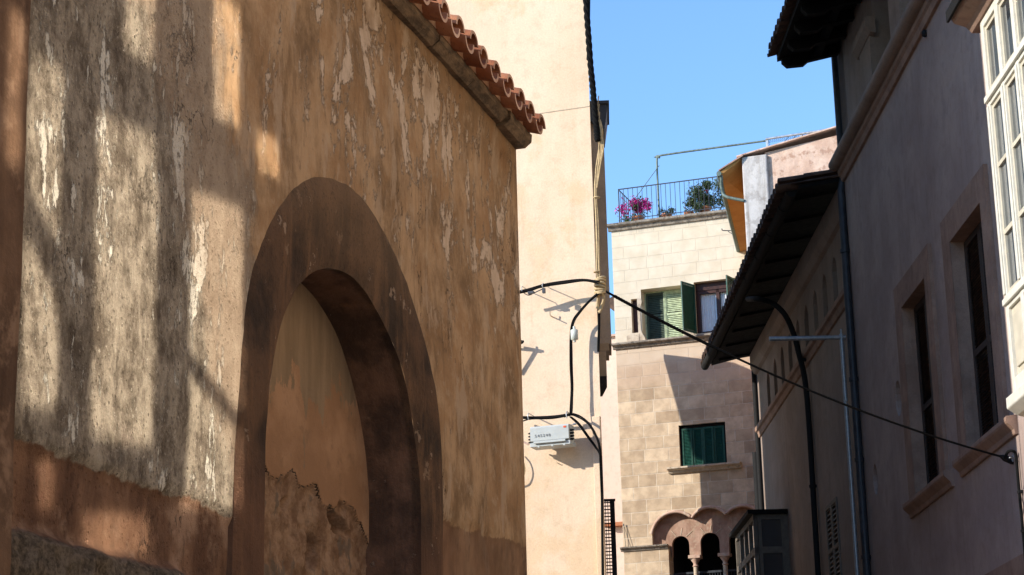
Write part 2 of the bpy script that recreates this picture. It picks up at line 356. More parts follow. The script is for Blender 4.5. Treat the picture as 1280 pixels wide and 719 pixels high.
def tile_mat(name, c1, c2, c3):
    t = NT(name, .85); n = t.noise(3.1, 6, .65); n2 = t.noise(24, 7, .75); ob = t.voro(1, out=1, st=(4, .01, .01))
    col = t.mix(t.ramp(n, .36, .64), c1, c2); col = t.mix(t.ramp(n2, .54, .66, 0, .7), col, c3); col = t.mul(col, t.mix(ob, (.62, .55, .52), (1.15, 1.15, 1.1)))
    return t.done(col, t.bump(t.m('ADD', n2, n), .006, 1.))

M = {}
M['left'] = left_wall_mat(); M['surround'] = surround_mat(); M['niche'] = niche_mat(); M['ashlar'] = ashlar_mat()
M['pilaster'] = plaster('brown painted pilaster', (.10, .055, .032), (.20, .115, .066), (.26, .16, .10), 1.4, .8)
M['cornice_old'] = plain('weathered eave board', (.17, .115, .07), .85, 0, .55, 9, .02, (1, 1, 3))
M['mortar'] = plaster('eave mortar', (.40, .22, .13), (.55, .36, .24), None, 4, .3, .01)
M['tile'] = tile_mat('terracotta tile', (.34, .115, .05), (.46, .20, .105), (.17, .085, .055))
M['tile_rim'] = tile_mat('tile rim with lime', (.52, .33, .24), (.66, .46, .36), (.3, .2, .15))
M['tile_dark'] = tile_mat('dark weathered tile', (.075, .05, .04), (.16, .10, .075), (.05, .045, .04))
M['beige'] = plaster('warm beige render', (.70, .535, .375), (.76, .59, .43), (.69, .505, .33), .6, .5, .003, (.84, .78, .70))
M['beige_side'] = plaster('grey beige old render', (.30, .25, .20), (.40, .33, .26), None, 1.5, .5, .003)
M['pink'] = plaster('pale pink render', (.68, .50, .39), (.74, .56, .44), None, .6, .25, .003)
M['pinkwall'] = plaster('rough pink plaster', (.60, .40, .30), (.72, .53, .42), (.48, .30, .22), 2.2, .35, .014)
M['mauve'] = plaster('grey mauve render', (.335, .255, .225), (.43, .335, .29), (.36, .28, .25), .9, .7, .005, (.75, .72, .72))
M['mauve2'] = plaster('brown grey render', (.27, .205, .165), (.35, .27, .22), (.29, .23, .19), .8, .55, .004, (.75, .72, .7))
M['creamwall'] = plaster('cream lime render', (.62, .48, .33), (.68, .53, .37), None, .7, .3, .002)
M['tympanum'] = plaster('pink sandstone panel', (.33, .20, .145), (.46, .30, .225), (.42, .30, .22), 4, .5, .005)
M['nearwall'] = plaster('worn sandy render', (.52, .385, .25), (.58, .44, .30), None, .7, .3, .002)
M['stone_brown'] = plaster('brown sandstone trim', (.26, .165, .122), (.36, .235, .175), (.29, .19, .145), 2.5, .35, .004)
M['stone_pale'] = plaster('pale sandstone trim', (.52, .42, .31), (.62, .52, .40), (.40, .32, .24), 4, .4, .006)
M['stone_dirty'] = plaster('weather stained sandstone trim', (.20, .17, .14), (.36, .31, .25), (.14, .12, .10), 5, .7, .006)
M['stone_pink'] = plaster('pink sandstone', (.50, .33, .25), (.60, .42, .33), (.56, .44, .34), 3, .35, .005)
M['white_stucco'] = plaster('dirty white stucco', (.50, .47, .45), (.58, .55, .53), (.42, .39, .37), 1.3, .8, .008)
M['orange'] = plaster('orange ochre render', (.48, .235, .07), (.56, .30, .10), None, 1.2, .3, .002, (.7, .55, .4))
M['shutter_dark'] = plain('dark brown louvre', (.045, .032, .028), .6, 0, .3)
M['shutter_green'] = plain('green painted louvre', (.013, .065, .047), .5, 0, .3, 12)
M['shutter_faded'] = plain('faded pale green louvre', (.42, .48, .30), .7, 0, .3, 10)
M['shutter_shaded'] = plain('shaded pale green louvre', (.055, .075, .055), .7, 0, .25, 10)  # dark copy of the faded green; the jamb's shadow is put in this colour
M['wood_red'] = plain('dark red window wood', (.05, .018, .013), .5, 0, .3)
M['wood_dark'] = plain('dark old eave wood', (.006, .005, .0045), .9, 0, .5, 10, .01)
M['white_wood'] = plain('white painted window wood', (.60, .57, .49), .45, 0, .08, 14)
M['grey_wood'] = plain('weathered grey wood', (.30, .28, .25), .8, 0, .45, 16, .006)
M['dark_wood_paint'] = plain('grey brown painted joinery', (.16, .135, .11), .7, 0, .2, 9)
M['cream_panel'] = plain('cream panel paint', (.50, .45, .35), .5, 0, .1)
M['black_metal'] = plain('black painted iron', (.012, .012, .013), .8, 0, .3, 20)
M['pipe_grey'] = plain('dark grey downpipe', (.05, .052, .06), .45, .3, .25)
M['zinc'] = plain('galvanised steel', (.42, .44, .46), .45, .6, .2, 20)
M['rail_grey'] = plain('grey painted iron', (.045, .05, .06), .5, .3, .2)
M['copper_green'] = plain('green weathered pipe', (.15, .19, .165), .6, .3, .4, 14)
M['gutter'] = plain('dark weathered gutter', (.02, .018, .017), .95, 0, .4, 12, .003)
M['cable'] = plain('black cable sheath', (.008, .008, .008), .85, 0, .3, 30); M['cable'].node_tree.nodes['Principled BSDF'].inputs['Specular IOR Level'].default_value = .08
M['cable_tan'] = plain('tan cable sheath', (.50, .37, .20), .7, 0, .25, 20)
M['box'] = plain('pale grey plastic', (.44, .47, .46), .45, 0, .05)
M['red'] = plain('orange sticker', (.75, .10, .03), .5, 0, .1)
M['ink'] = plain('dark grey print', (.13, .14, .15), .6, 0, .1)
M['porcelain'] = plain('pale insulator', (.55, .58, .52), .35, 0, .1)
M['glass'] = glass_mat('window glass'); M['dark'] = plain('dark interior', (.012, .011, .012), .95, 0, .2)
M['curtain'] = plain('white curtain', (.70, .72, .76), .9, 0, .06)
M['terracotta'] = plain('terracotta pot', (.45, .17, .08), .8, 0, .2)
M['leaf'] = plain('green leaf', (.10, .15, .035), .6, 0, .5, 3); M['leaf2'] = plain('grey green leaf', (.085, .115, .05), .6, 0, .4, 3)
M['flower'] = plain('magenta bract', (.62, .05, .30), .6, 0, .25, 3); M['bark'] = plain('brown stem', (.09, .06, .04), .9)
M['street'] = plaster('stone street paving', (.24, .21, .18), (.32, .28, .24), None, 2, .2, .004)

# ------------------------------------------------------------------ ground
g = MB(); g.add([(-400, -400, 0), (400, -400, 0), (400, 400, 0), (-400, 400, 0)], [(0, 1, 2, 3)])
tag(build(g, 'ground', M['street']), kind='structure')
g = MB(); g.add([(-2.5, -15, .012), (4.2, -15, .012), (4.2, 46, .012), (1.2, 46, .012), (.3, 14, .012)], [(0, 1, 2, 3, 4)])
def street_mat():
    t = NT('street setts', .85); bk = t.t.nodes.new('ShaderNodeTexBrick'); t.t.links.new(t.obj, bk.inputs['Vector']); bk.inputs['Scale'].default_value = 3
    bk.inputs['Color1'].default_value = (.25, .22, .19, 1); bk.inputs['Color2'].default_value = (.34, .30, .26, 1); bk.inputs['Mortar'].default_value = (.10, .09, .08, 1)
    return t.done(bk.outputs[0], t.bump(bk.outputs[1], .01, -.6))
tag(build(g, 'street', street_mat()), kind='structure')

# ------------------------------------------------------------------ LEFT HOUSE
house = thing('plastered_house', 'old house with peeling ochre plaster wall, blind arch and red tiled eave at the left', 'house', FL, (0, 0, 0))
AX, AZ, AR = -3.16, 3.37, 1.03         # opening of the blind arch
OX, OZ, OR = -3.12, 3.50, 1.385        # outer edge of its surround
LX0, LX1, LTOP = -14., 0., 6.12
def dadoz(x):
    if x < -3.6: b = 3.0
    elif x < -1.9: b = 3.0 + .36 * (x + 3.6) / 1.7
    else: b = 3.36 + .1 * (x + 1.9) / 1.9
    return b
def lh(x, z):
    v = Vector((x * .9, 0, z * .9)); h = .030 * noise.noise(v * .7 + Vector((3, 1, 0))) + .012 * noise.noise(v * 2.3) + .003 * noise.noise(v * 9)
    rag = .05 * noise.noise(Vector((x * 3, 5, z * 1.5))) + .025 * noise.noise(Vector((x * 11, 2, z * 11)))
    d = z + rag - dadoz(x)
    s = .018 if x < -1.5 else .008
    h += s * min(1, max(0, d / .02 + .5))                                # render above laps over the dado
    d2 = z + .02 * noise.noise(Vector((x * 5, 9, 0))) - 2.69
    h -= .06 * min(1, max(0, d2 / .05 + .5)) - .06
    if d2 < 0: h += .03 * noise.noise(Vector((x * 8, 0, z * 8))) + .015 * noise.noise(Vector((x * 22, 0, z * 22)))
    return h
def grid(mb, x0, x1, z0, z1, dx, dz, fh, skip=None, y0=0):
    nx = int(round((x1 - x0) / dx)); nz = int(round((z1 - z0) / dz)); idx = {}; vs = []; fs = []
    def vid(i, k):
        if (i, k) not in idx:
            x = x0 + (x1 - x0) * i / nx; z = z0 + (z1 - z0) * k / nz
            idx[(i, k)] = len(vs); vs.append((x, y0 - fh(x, z), z))
        return idx[(i, k)]
    for i in range(nx):
        for k in range(nz):
            xc = x0 + (x1 - x0) * (i + .5) / nx; zc = z0 + (z1 - z0) * (k + .5) / nz
            if skip and skip(xc, zc): continue
            fs.append((vid(i, k), vid(i + 1, k), vid(i + 1, k + 1), vid(i, k + 1)))
    mb.add(vs, fs, True); return mb
def in_arch(x, z): return (z < AZ + .1 and abs(x - OX) < 1.2) or (math.hypot(x - OX, z - OZ) < 1.2 and z >= OZ - .2)
lean = lambda x, z: lh(x, z) * min(1, max(0, (-x) / .15))
mb = MB(); grid(mb, -6.75, 0, 2.2, LTOP, .022, .022, lean, in_arch)
grid(mb, LX0, -6.75, 2.2, LTOP, .25, .25, lh)
grid(mb, LX0, 0, 0, 2.2, .25, .2, lean, lambda x, z: abs(x - OX) < 1.2)
mb.add([(0, 0, 0), (0, 0, LTOP), (.0, 5, LTOP), (.0, 5, 0)], [(0, 1, 2, 3)])
mb.add([(LX0, 0, 0), (LX0, 0, LTOP), (LX0, 5, LTOP), (LX0, 5, 0), (0, 5, 0), (0, 5, LTOP)], [(0, 3, 2, 1), (3, 4, 5, 2)])
wall = build(mb, 'wall', M['left'], house)
# surround
inner = [(AX - AR, 0)] + arc(AX, AR, AZ, 180, 0, 48)[0:] + [(AX + AR, 0)]
outer = [(OX - OR, 0)] + arc(OX, OR, OZ, 180, 0, 48)[0:] + [(OX + OR, 0)]
mb = MB(); n = len(inner)
def ydef(x, z): return -lh(x, max(z, 2.75)) - .007
K = 8; vs = []
for (a, b) in zip(inner, outer):
    for k in range(K + 1):
        f = k / K; x = a[0] + (b[0] - a[0]) * f; z = a[1] + (b[1] - a[1]) * f
        vs.append((x, ydef(x, z) - .012 * math.sin(f * math.pi) ** .5 + (.015 if k == K else 0) + .004 * noise.noise(Vector((x * 9, 1, z * 9))), z))
W1 = K + 1
mb.add(vs, [(i * W1 + k, i * W1 + k + 1, (i + 1) * W1 + k + 1, (i + 1) * W1 + k) for i in range(n - 1) for k in range(K)], True)
mb.add([(x, ydef(x, z) + .012, z) for x, z in outer] + [(x, .03, z) for x, z in outer], [(i, i + 1, n + i + 1, n + i) for i in range(n - 1)])
rv = [(x, ydef(x, z), z) for x, z in inner]
J = 6; vs = []
for (x, y, z) in rv:
    for j in range(J + 1):
        yy = y + (.30 - y) * j / J; vs.append((x + .006 * noise.noise(Vector((x * 7, yy * 7, z * 7))), yy, z + .006 * noise.noise(Vector((yy * 7, x * 6, z * 7)))))
W1 = J + 1; mb.add(vs, [(i * W1 + j, i * W1 + j + 1, (i + 1) * W1 + j + 1, (i + 1) * W1 + j) for i in range(n - 1) for j in range(J)], True)
sur = build(mb, 'arch_surround', M['surround'], house)
# infill of the blind arch; the plaster has fallen off its lower part
mb = MB()
def edge_z(x):
    v = 3.40 + .16 * noise.noise(Vector((x * 2.2, 3, 0))) + .07 * noise.noise(Vector((x * 7, 8, 0))) + .012 * noise.noise(Vector((x * 22, 1, 0)))
    return v - .12 * (x - AX)
def nh(x, z):
    e = edge_z(x) + .05 * noise.noise(Vector((x * 5, 4, z * 5)))
    h = .008 * noise.noise(Vector((x * 1.5, 0, z * 1.5)))
    if z > e: return h
    a = min(1, (e - z) / .035)
    rub = .020 * noise.noise(Vector((x * 6, 1, z * 6))) + .012 * noise.noise(Vector((x * 15, 1, z * 15))) + .008 * noise.noise(Vector((x * 40, 1, z * 40)))
    hole = max(0, noise.noise(Vector((x * 4.3, 7, z * 6.3))) - .33) * .35
    return h + a * (-.020 + rub - hole)
grid(mb, -4.25, -2.05, 2.2, 4.46, .0125, .0125, nh, None, .26)
mb.box(-4.25, -2.05, .27, .33, 0, 2.2)
nf = build(mb, 'niche_infill', M['niche'], house)
at = nf.data.attributes.new('rubble', 'FLOAT', 'POINT')
at.data.foreach_set('value', [1. if v.co.z < -.004 + edge_z(v.co.x) + .05 * noise.noise(Vector((v.co.x * 5, 4, v.co.z * 5))) else 0. for v in nf.data.vertices])
# pilaster at the near end
mb = MB(); 
def ph(x, z): return .07 + .012 * noise.noise(Vector((x * 1.4, 0, z))) + .003 * noise.noise(Vector((x * 8, 0, z * 8)))
PX = FL.q(30, 280, .075)[0]
grid(mb, -8.2, PX, 2.2, LTOP, .03, .03, ph); grid(mb, -8.2, PX, 0, 2.2, .1, .2, ph)
mb.box(-8.19, PX - .002, -.055, .04, 0, LTOP)
build(mb, 'pilaster', M['pilaster'], house)
# eave: board, mortar bed and tiles
mb = MB(); x = -14.
random.seed(3)
while x < .0:
    l = random.uniform(.5, .95); x2 = min(x + l, .0)
    o = random.uniform(-.008, .012)
    mb.sweepx([(0.03, LTOP - .03 + o), (-.06 + o, LTOP - .03 + o), (-.105 + o, LTOP + .005 + o), (-.11 + o, LTOP + .055), (.03, LTOP + .09)], x, x2 - .012); x = x2
build(mb, 'eave_board', M['cornice_old'], house, bevel=.01)
mb = MB(); mb.sweepx([(.06, LTOP + .05), (-.10, LTOP + .06), (-.12, LTOP + .17), (.1, LTOP + .22)], -14, -.01)
build(mb, 'mortar_bed', M['mortar'], house)
roof = None
SL = math.tan(R(17))
def barrel(mb, rim, xc, zc, y0, length, r, up, taper=1., th=.021, n=12, dz=0):
    s = 1 if up else -1; rows = []
    for yy, rr in ((y0, r), (y0 + length, r * taper)):
        z0 = zc + (yy - y0) * SL
        for R_ in (rr, rr - th):
            rows.append([(xc + R_ * math.cos(math.pi * k / n), yy, z0 + s * R_ * .92 * math.sin(math.pi * k / n)) for k in range(n + 1)])
    A, B, C_, D_ = rows; m = n + 1
    mb.add(A + C_, [(i, i + 1, m + i + 1, m + i) for i in range(n)], True)
    mb.add(B + D_, [(i, i + 1, m + i + 1, m + i) for i in range(n)], True)
    rim.add(A + B, [(i, i + 1, m + i + 1, m + i) for i in range(n)])
def tile_roof(x0, x1, pitch, yedge, zedge, depth, parent, mat, rimmat, r=None, near=None, jit=.008, name='roof', base_mat=None):
    """courses of under and over tiles from the eave edge up the slope"""
    mb = MB(); rim = MB(); rng = random.Random(5)
    n = int((x1 - x0) / pitch); r = r or pitch * .32
    for i in range(n + 1):
        xc = x1 - i * pitch
        for up in (True, False):
            xx = xc - (0 if up else pitch / 2); yy = yedge + (0 if not up else .015)
            L = .42; rows = int(depth / .36)
            if near is not None and xx < near: rows = 1; L = depth
            for j in range(max(1, rows)):
                barrel(mb, rim, xx + rng.uniform(-jit, jit), zedge + j * .36 * SL + (.028 if up else .0) + rng.uniform(-jit, jit) * .6 + j * .004, yy + j * .36 + rng.uniform(-jit, jit), L, r * (1.0 if up else 1.05), up, .86 if up else 1.)
    o = build(mb, name, mat, parent)
    build(rim, 'tile_rim', rimmat, o)
    return o
roof = tile_roof(-14, .02, .2545, -.20, 6.212, 2.2, house, M['tile'], M['tile_rim'], r=.082, near=-4.2)
mb = MB(); mb.add([(-14, -.1, 6.19), (.0, -.1, 6.19), (.0, 5.2, 7.2), (-14, 5.2, 7.2)], [(0, 1, 2, 3)])
mb.add([(.0, -.1, 6.19), (.0, 5.2, 7.2), (.0, 5.2, 6.0), (0, 0, 6.1)], [(0, 1, 2, 3)])
build(mb, 'roof_deck', M['tile'], house)

# ------------------------------------------------------------------ BEIGE BUILDING
bb = thing('beige_building', 'tall smooth beige rendered building behind the end of the ochre wall', 'building', FB)
mb = MB()
BP = [(-9, 0), (0, 0)]
hB = 15.2
def wpt(fr, p): return tuple(fr.loc(p))
# front face and the flank along the lane
pr = [wpt(FB, (.7589, 18, 0)), wpt(FB, (.93, 25.5, 0)), wpt(FB, (.95, 36, 0)), wpt(FB, (-7, 33.2, 0)), (-9, 0, 0)]
vs = [(p[0], p[1], 0) for p in pr] + [(p[0], p[1], hB) for p in pr]; k = len(pr)
mb.add(vs, [(i, (i + 1) % k, k + (i + 1) % k, k + i) for i in range(k)]); mb.add(vs[k:], [tuple(range(k))])
build(mb, 'wall', M['beige'], bb)
mb = MB(); mb.box(-9, .0, -.004, .01, 8.215, 8.222); build(mb, 'render_joint', M['stone_pale'], bb)
mb = MB(); mb.box(-.075, .0, -.035, -.003, 0, 5.30)
build(mb, 'corner_strip', M['beige'], bb, bevel=.006)

# narrow grey pier of the next house in the lane with its dark cap
pier = thing('narrow_pier_house', 'narrow grey brown pier with dark roof cap squeezed beside the beige building', 'building', Frame((.75, 19.3), 92.4), (0, 0, 0))
q = lambda px, py, fr, off=0: fr.q(px, py, off)
PY = 0.
FB_ = FB; FB = Frame((.75, 19.3), 92.4)
a = FB.q(757, 133, -PY); b = FB.q(757, 425, -PY)
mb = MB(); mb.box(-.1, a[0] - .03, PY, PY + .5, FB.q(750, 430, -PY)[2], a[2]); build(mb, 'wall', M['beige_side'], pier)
mb = MB(); z0 = FB.q(752, 432, -PY)[2]
mb.sweepx([(PY - .03, z0 - .06), (PY - .09, z0), (PY - .09, z0 + .05), (PY + .4, z0 + .05), (PY + .4, z0 - .06)], -.1, b[0] + .03)
mb.sweepx([(PY + .1, z0 - .30), (PY - .03, z0 - .06), (PY + .4, z0 - .06), (PY + .4, z0 - .30)], -.1, b[0] + .0)
build(mb, 'corbel', M['beige_side'], pier, bevel=.01)
mb = MB(); mb.add([(-.1, PY - .06, a[2]), (a[0] + .02, PY - .06, a[2]), (a[0] - .02, PY - .06, a[2] - .26), (a[0] - .06, PY - .06, a[2] - .26),
                  (-.1, PY + .5, a[2]), (a[0] + .02, PY + .5, a[2]), (a[0] - .02, PY + .5, a[2] - .26), (a[0] - .06, PY + .5, a[2] - .26)],
                 [(0, 1, 5, 4), (1, 2, 6, 5), (2, 3, 7, 6), (0, 3, 2, 1), (0, 4, 7, 3)]); mb.box(-.12, a[0] + .035, PY - .09, PY + .55, a[2], a[2] + .03)
build(mb, 'roof_cap', M['pipe_grey'], pier)
mb = MB(); zt = z0 - .30; zb = FB.q(750, 482, -PY)[2]
mb.add([(-.1, PY, zt), (b[0] + .0, PY, zt), (b[0] - .05, PY, zb), (-.1, PY, zb), (-.1, PY + .5, zt), (b[0], PY + .5, zt), (b[0] - .05, PY + .5, zb), (-.1, PY + .5, zb)], [(0, 1, 2, 3), (1, 5, 6, 2), (4, 5, 1, 0), (3, 2, 6, 7)])
build(mb, 'bracket', M['black_metal'], pier)
# pier's body reaching the ground, set back and hidden by the beige corner
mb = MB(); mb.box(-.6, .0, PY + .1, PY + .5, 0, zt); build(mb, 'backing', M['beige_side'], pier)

FB = FB_
# dark lattice screen further along
LS = Frame((.9, 23.5), 92.4)
ls = thing('lattice_screen', 'tall black lattice screen with pierced top in the gap beside the beige building', 'screen', LS)
p0 = LS.q(752, 625); p1 = LS.q(768, 624); mb = MB(); zt = p1[2]
mb.box(p0[0] + .10, p1[0], -.02, .03, 0, zt - .02); mb.box(p0[0] - .02, p1[0] + .01, -.03, .04, zt - .02, zt)
build(mb, 'frame', M['black_metal'], ls)
mb = MB()
for i in range(5): mb.box(p0[0] - .02 + i * .028, p0[0] - .012 + i * .028, -.01, 0, zt - 1.0, zt)
for i in range(26): mb.box(p0[0] - .04, p0[0] + .12, -.008, .002, zt - .045 - i * .04, zt - .032 - i * .04)
build(mb, 'lattice', M['black_metal'], ls)

# cables on the beige wall
def pathq(fr, pts, off): return [fr.q(p[0], p[1], p[2] if len(p) > 2 else off) for p in pts]
def smooth(pts, n=6):
    P_ = [Vector(p) for p in pts]; P_ = [P_[0] * 2 - P_[1]] + P_ + [P_[-1] * 2 - P_[-2]]; out = []
    for i in range(1, len(P_) - 2):
        a, b, c, d = P_[i - 1:i + 3]
        for k in range(n):
            t = k / n; out.append(.5 * ((2 * b) + (c - a) * t + (2 * a - 5 * b + 4 * c - d) * t * t + (3 * b - a - 3 * c + d) * t ** 3))
    out.append(P_[-2]); return out
def bundle(mb, pts, r, k, spread, seed=1, n=6, twist=0):
    rng = random.Random(seed); base = smooth(pts)
    for j in range(k):
        ph = 2 * math.pi * j / k; s = rng.uniform(.4, 1) * spread; q_ = []
        for i, p in enumerate(base):
            a = ph + twist * i + .8 * math.sin(i * .23 + j)
            q_.append(p + Vector((math.cos(a) * s, math.sin(a * 1.3) * s * .6, math.sin(a) * s)))
        mb.tube(q_, r * rng.uniform(.75, 1.15), n)
    return mb
CG = 'cable bundles fixed to the beige wall'
c1 = thing('cable_bundle', 'upper black cable bundle running across the beige wall to the corner knot', 'cable', FB, FB.q(648, 366, .2), CG)
mb = MB(); bundle(mb, pathq(FB, [(640, 367), (660, 363), (680, 357), (705, 353), (730, 350), (748, 353)], .2), .008, 6, .013, 2); build(mb, 'strands', M['cable'], c1)
mb = MB()
for px, py in ((653, 362), (679, 358)):
    mb = MB(); a = FB.q(px, py, .2); mb.tube([(a[0], a[1], a[2] - .025), (a[0], a[1] - .03, a[2]), (a[0], a[1], a[2] + .03), (a[0], .0, a[2] + .03)], .004, 6); build(mb, 'hook', M['zinc'], c1)
mb = MB(); a = FB.q(663, 366, .2); mb.box(a[0] - .02, a[0] + .035, a[1] - .02, a[1] + .01, a[2] - .012, a[2] + .01); a = FB.q(680, 362, .2); mb.box(a[0] - .012, a[0] + .012, a[1] - .02, a[1] + .01, a[2] - .035, a[2] + .01)
mb.tube(smooth(pathq(FB, [(652, 364), (660, 369), (668, 366), (679, 361)], .19)), .005, 6)
build(mb, 'clamp', M['pipe_grey'], c1)
c2 = thing('cable_bundle', 'black cables dropping from the corner knot down the beige wall past a small insulator', 'cable', FB, FB.q(716, 500, .1), CG)
mb = MB(); bundle(mb, pathq(FB, [(747, 368, .2), (738, 376, .17), (725, 390, .14), (717, 402, .12), (714, 420, .12), (714, 450, .12), (715, 480, .12), (714.5, 500, .12), (714, 519, .13)], .12), .0065, 4, .010, 5); build(mb, 'strands', M['cable'], c2)
mb = MB(); a = FB.q(718, 417, .13); mb.lathe((a[0], a[1], a[2] - .06), [(.012, -.02), (.014, 0), (.034, .005), (.034, .09), (.026, .095), (.012, .1), (.012, .125)], 14); build(mb, 'insulator', M['porcelain'], c2)
c3 = thing('cable_bundle', 'lower black cable bundle running above the grey box and bending down at the corner', 'cable', FB, FB.q(650, 522, .15), CG)
mb = MB(); bundle(mb, pathq(FB, [(640, 519), (652, 522), (668, 522), (690, 521), (713, 518)], .14), .0075, 6, .014, 8)
bundle(mb, pathq(FB, [(640, 529), (652, 527), (664, 524), (690, 523), (713, 519)], .13), .006, 2, .006, 18)
bundle(mb, pathq(FB, [(705, 520), (716, 518), (728, 523), (738, 533), (746, 547), (750, 563), (751.5, 590), (752.5, 640), (753.5, 725)], .12), .007, 4, .011, 9)
bundle(mb, pathq(FB, [(713, 521), (724, 531), (735, 546), (744, 558), (750, 570), (752, 600)], .11), .006, 3, .008, 19); build(mb, 'strands', M['cable'], c3)
mb = MB()
for px, py in ((661, 521), (709, 519)):
    mb = MB(); a = FB.q(px, py, .15); mb.tube([(a[0], a[1] - .01, a[2] - .03), (a[0], a[1] - .028, a[2]), (a[0], a[1] - .01, a[2] + .03), (a[0], 0, a[2] + .03)], .005, 6); build(mb, 'hook', M['zinc'], c3)
c4 = thing('cable_bundle', 'tan cords tied together and hanging along the corner of the beige building', 'cable', FB, FB.q(747, 300, .05), CG)
mb = MB()
mb2 = [(749, 150), (752, 165), (750, 180), (748, 200), (746, 215), (745, 240), (746, 270), (747, 310), (748, 345), (750, 360)]
bundle(mb, pathq(FB, mb2, .10), .0065, 5, .014, 11, twist=.02); build(mb, 'strands', M['cable_tan'], c4)
mb = MB(); rng = random.Random(4)
for j in range(4): bundle(mb, pathq(FB, [(748 + j * .6, 120 + j * 10), (744 + j * 2.2, 165), (752 + (j % 2) * 2, 185), (749 - j, 215), (746, 235)], .1), .006, 1, .004, j + 30)
build(mb, 'loose_ends', M['cable_tan'], c4)
mb = MB()
for i in range(7):
    a = FB.q(750, 349 + i * 3.1, .11); mb.tube([(a[0] + .045 * math.cos(t), a[1] + .04 * math.sin(t), a[2] + .012 * math.cos(t + i)) for t in [k * math.pi / 6 for k in range(13)]], .012, 6)
for zpy in (247, 340): 
    a = FB.q(746, zpy, .10); mb.tube([(a[0] + .026 * math.cos(t), a[1] + .026 * math.sin(t), a[2]) for t in [k * math.pi / 5 for k in range(11)]], .006, 6)
bundle(mb, pathq(FB, [(753, 366), (755, 375), (751, 386), (749, 391)], .09), .011, 2, .008, 3)
bundle(mb, pathq(FB, [(746, 362), (748, 372), (747, 386)], .09), .010, 2, .006, 13)
build(mb, 'knot', M['cable_tan'], c4)
c5 = thing('cable_bundle', 'thick black twisted cable hanging against the sky at the top corner of the beige building', 'cable', FB, FB.q(735, 20, .1), CG)
mb = MB(); base = smooth(pathq(FB, [(731, -30), (733, 10), (735.5, 45), (738, 80), (741, 110), (743, 135), (745.5, 160), (747, 176)], .12), 26)
for j in range(3):
    mb.tube([p + Vector((math.cos(i * .28 + j * 2.094), math.sin(i * .28 + j * 2.094), 0)) * .015 for i, p in enumerate(base)], .0155, 8)
build(mb, 'strands', M['cable'], c5)
mb = MB(); bundle(mb, pathq(FB, [(737, -20), (736.5, 30), (735, 60), (734, 75)], .03), .006, 2, .005, 3); build(mb, 'stray_wire', M['cable'], c5); mb = MB(); bundle(mb, pathq(FB, [(749, 392), (748.5, 420), (748, 440)], .05), .008, 2, .007, 3)
build(mb, 'stray_wire', M['cable'], c5)
# loop of wire by the plaster corner
c6 = MB(); bundle(c6, pathq(FB, [(646, 566), (653, 575), (656, 588), (652, 600), (645, 604)], .05), .004, 3, .006, 3)
single(c6, 'wire_loop', M['cable_tan'], 'loop of brown wire hanging at the edge of the ochre wall below the grey box', 'wire', FB)
# small bent anchor
mb = MB(); a = FB.q(690, 396, 0)
mb.tube([(a[0], .01, a[2]), (a[0], -.05, a[2]), (a[0], -.062, a[2] + .012), (a[0], -.062, a[2] + .035)], .006, 8); mb.tube([(a[0] + .006, .01, a[2] - .004), (a[0] + .016, -.10, a[2] - .012)], .005, 8)
single(mb, 'wall_anchor', M['stone_pale'], 'small pale bent anchor in the beige wall below the upper cables', 'anchor', FB, a)
mb = MB(); a = FB.q(697, 580, 0); mb.tube([(a[0] - .02, .0, a[2] + .02), (a[0], -.03, a[2] + .005), (a[0] + .02, -.02, a[2])], .004, 6)
single(mb, 'wall_anchor', M['stone_pale'], 'tiny metal stub in the beige wall below the grey box', 'anchor', FB, a)
# bracket seen past the wall edge
mb = MB(); a = FB.q(655, 431, .0); mb.tube([(a[0] - .2, -.02, a[2]), (a[0] + .035, -.12, a[2])], .012, 8); mb.tube([(a[0] - .0, -.1, a[2] - .01), (a[0] - .0, -.1, a[2] + .035)], .008, 8); mb.tube([(a[0] - .005, -.1, a[2]), (a[0] - .05, -.02, a[2] - .26)], .014, 8)
mb.tube([(a[0] - .06, -.05, a[2]), (a[0] + .02, -.115, a[2] - .002)], .018, 8)
single(mb, 'iron_bracket', M['black_metal'], 'black iron wall bracket just past the edge of the ochre plaster wall', 'bracket', FB, a)

# telecom junction box with number
A0 = FB.q(661, 534, .28); A1 = FB.q(713, 531, .28); A2 = FB.q(661, 560, .28)
jb = thing('junction_box', 'pale grey cable junction box printed 545240 with an orange sticker on the beige wall', 'junction box', FB, (A0[0], -.12, A2[2]))
x0, x1, zt, zb = A0[0], A1[0] - .02, A0[2] + .005, A2[2] + .002; zm = zb + (zt - zb) * .22
mb = MB(); mb.sweepx([(-.12, zt - .012), (-.13, zt), (-.265, zt - .004), (-.28, zt - .02), (-.275, zm + .01), (-.12, zm)], x0 + .01, x1)
build(mb, 'cover', M['box'], jb, bevel=.006)
mb = MB(); mb.box(x0, x1 + .008, -.262, -.10, zb + .005, zm + .0); mb.box(x0 + .04, x1 - .03, -.285, -.27, zm - .012, zm + .008)
for t in (.2, .55, .85): mb.box(x0 + (x1 - x0) * t, x0 + (x1 - x0) * t + .02, -.27, -.25, zb - .006, zb + .012)
mb.box(x0 + .08, x0 + .12, -.12, .0, zm, zm + .08); mb.box(x1 - .12, x1 - .08, -.12, .0, zm, zm + .08)
build(mb, 'base', M['box'], jb, bevel=.004)
for sx in (x0, x1 + .002):
    s = -1 if sx == x0 else 1
    for i in range(4):
        zc = zm + .012 + i * .027; mb = MB(); L = .012 if s < 0 else .022
        mb.tube([(sx + (.012 if s < 0 else -.002), -.23, zc), (sx + s * L, -.23, zc)], .0105, 10); mb.tube([(sx + s * L * .6, -.23, zc), (sx + s * (L + .012), -.23, zc)], .006, 8)
        build(mb, 'cable_gland', M['black_metal'], jb)
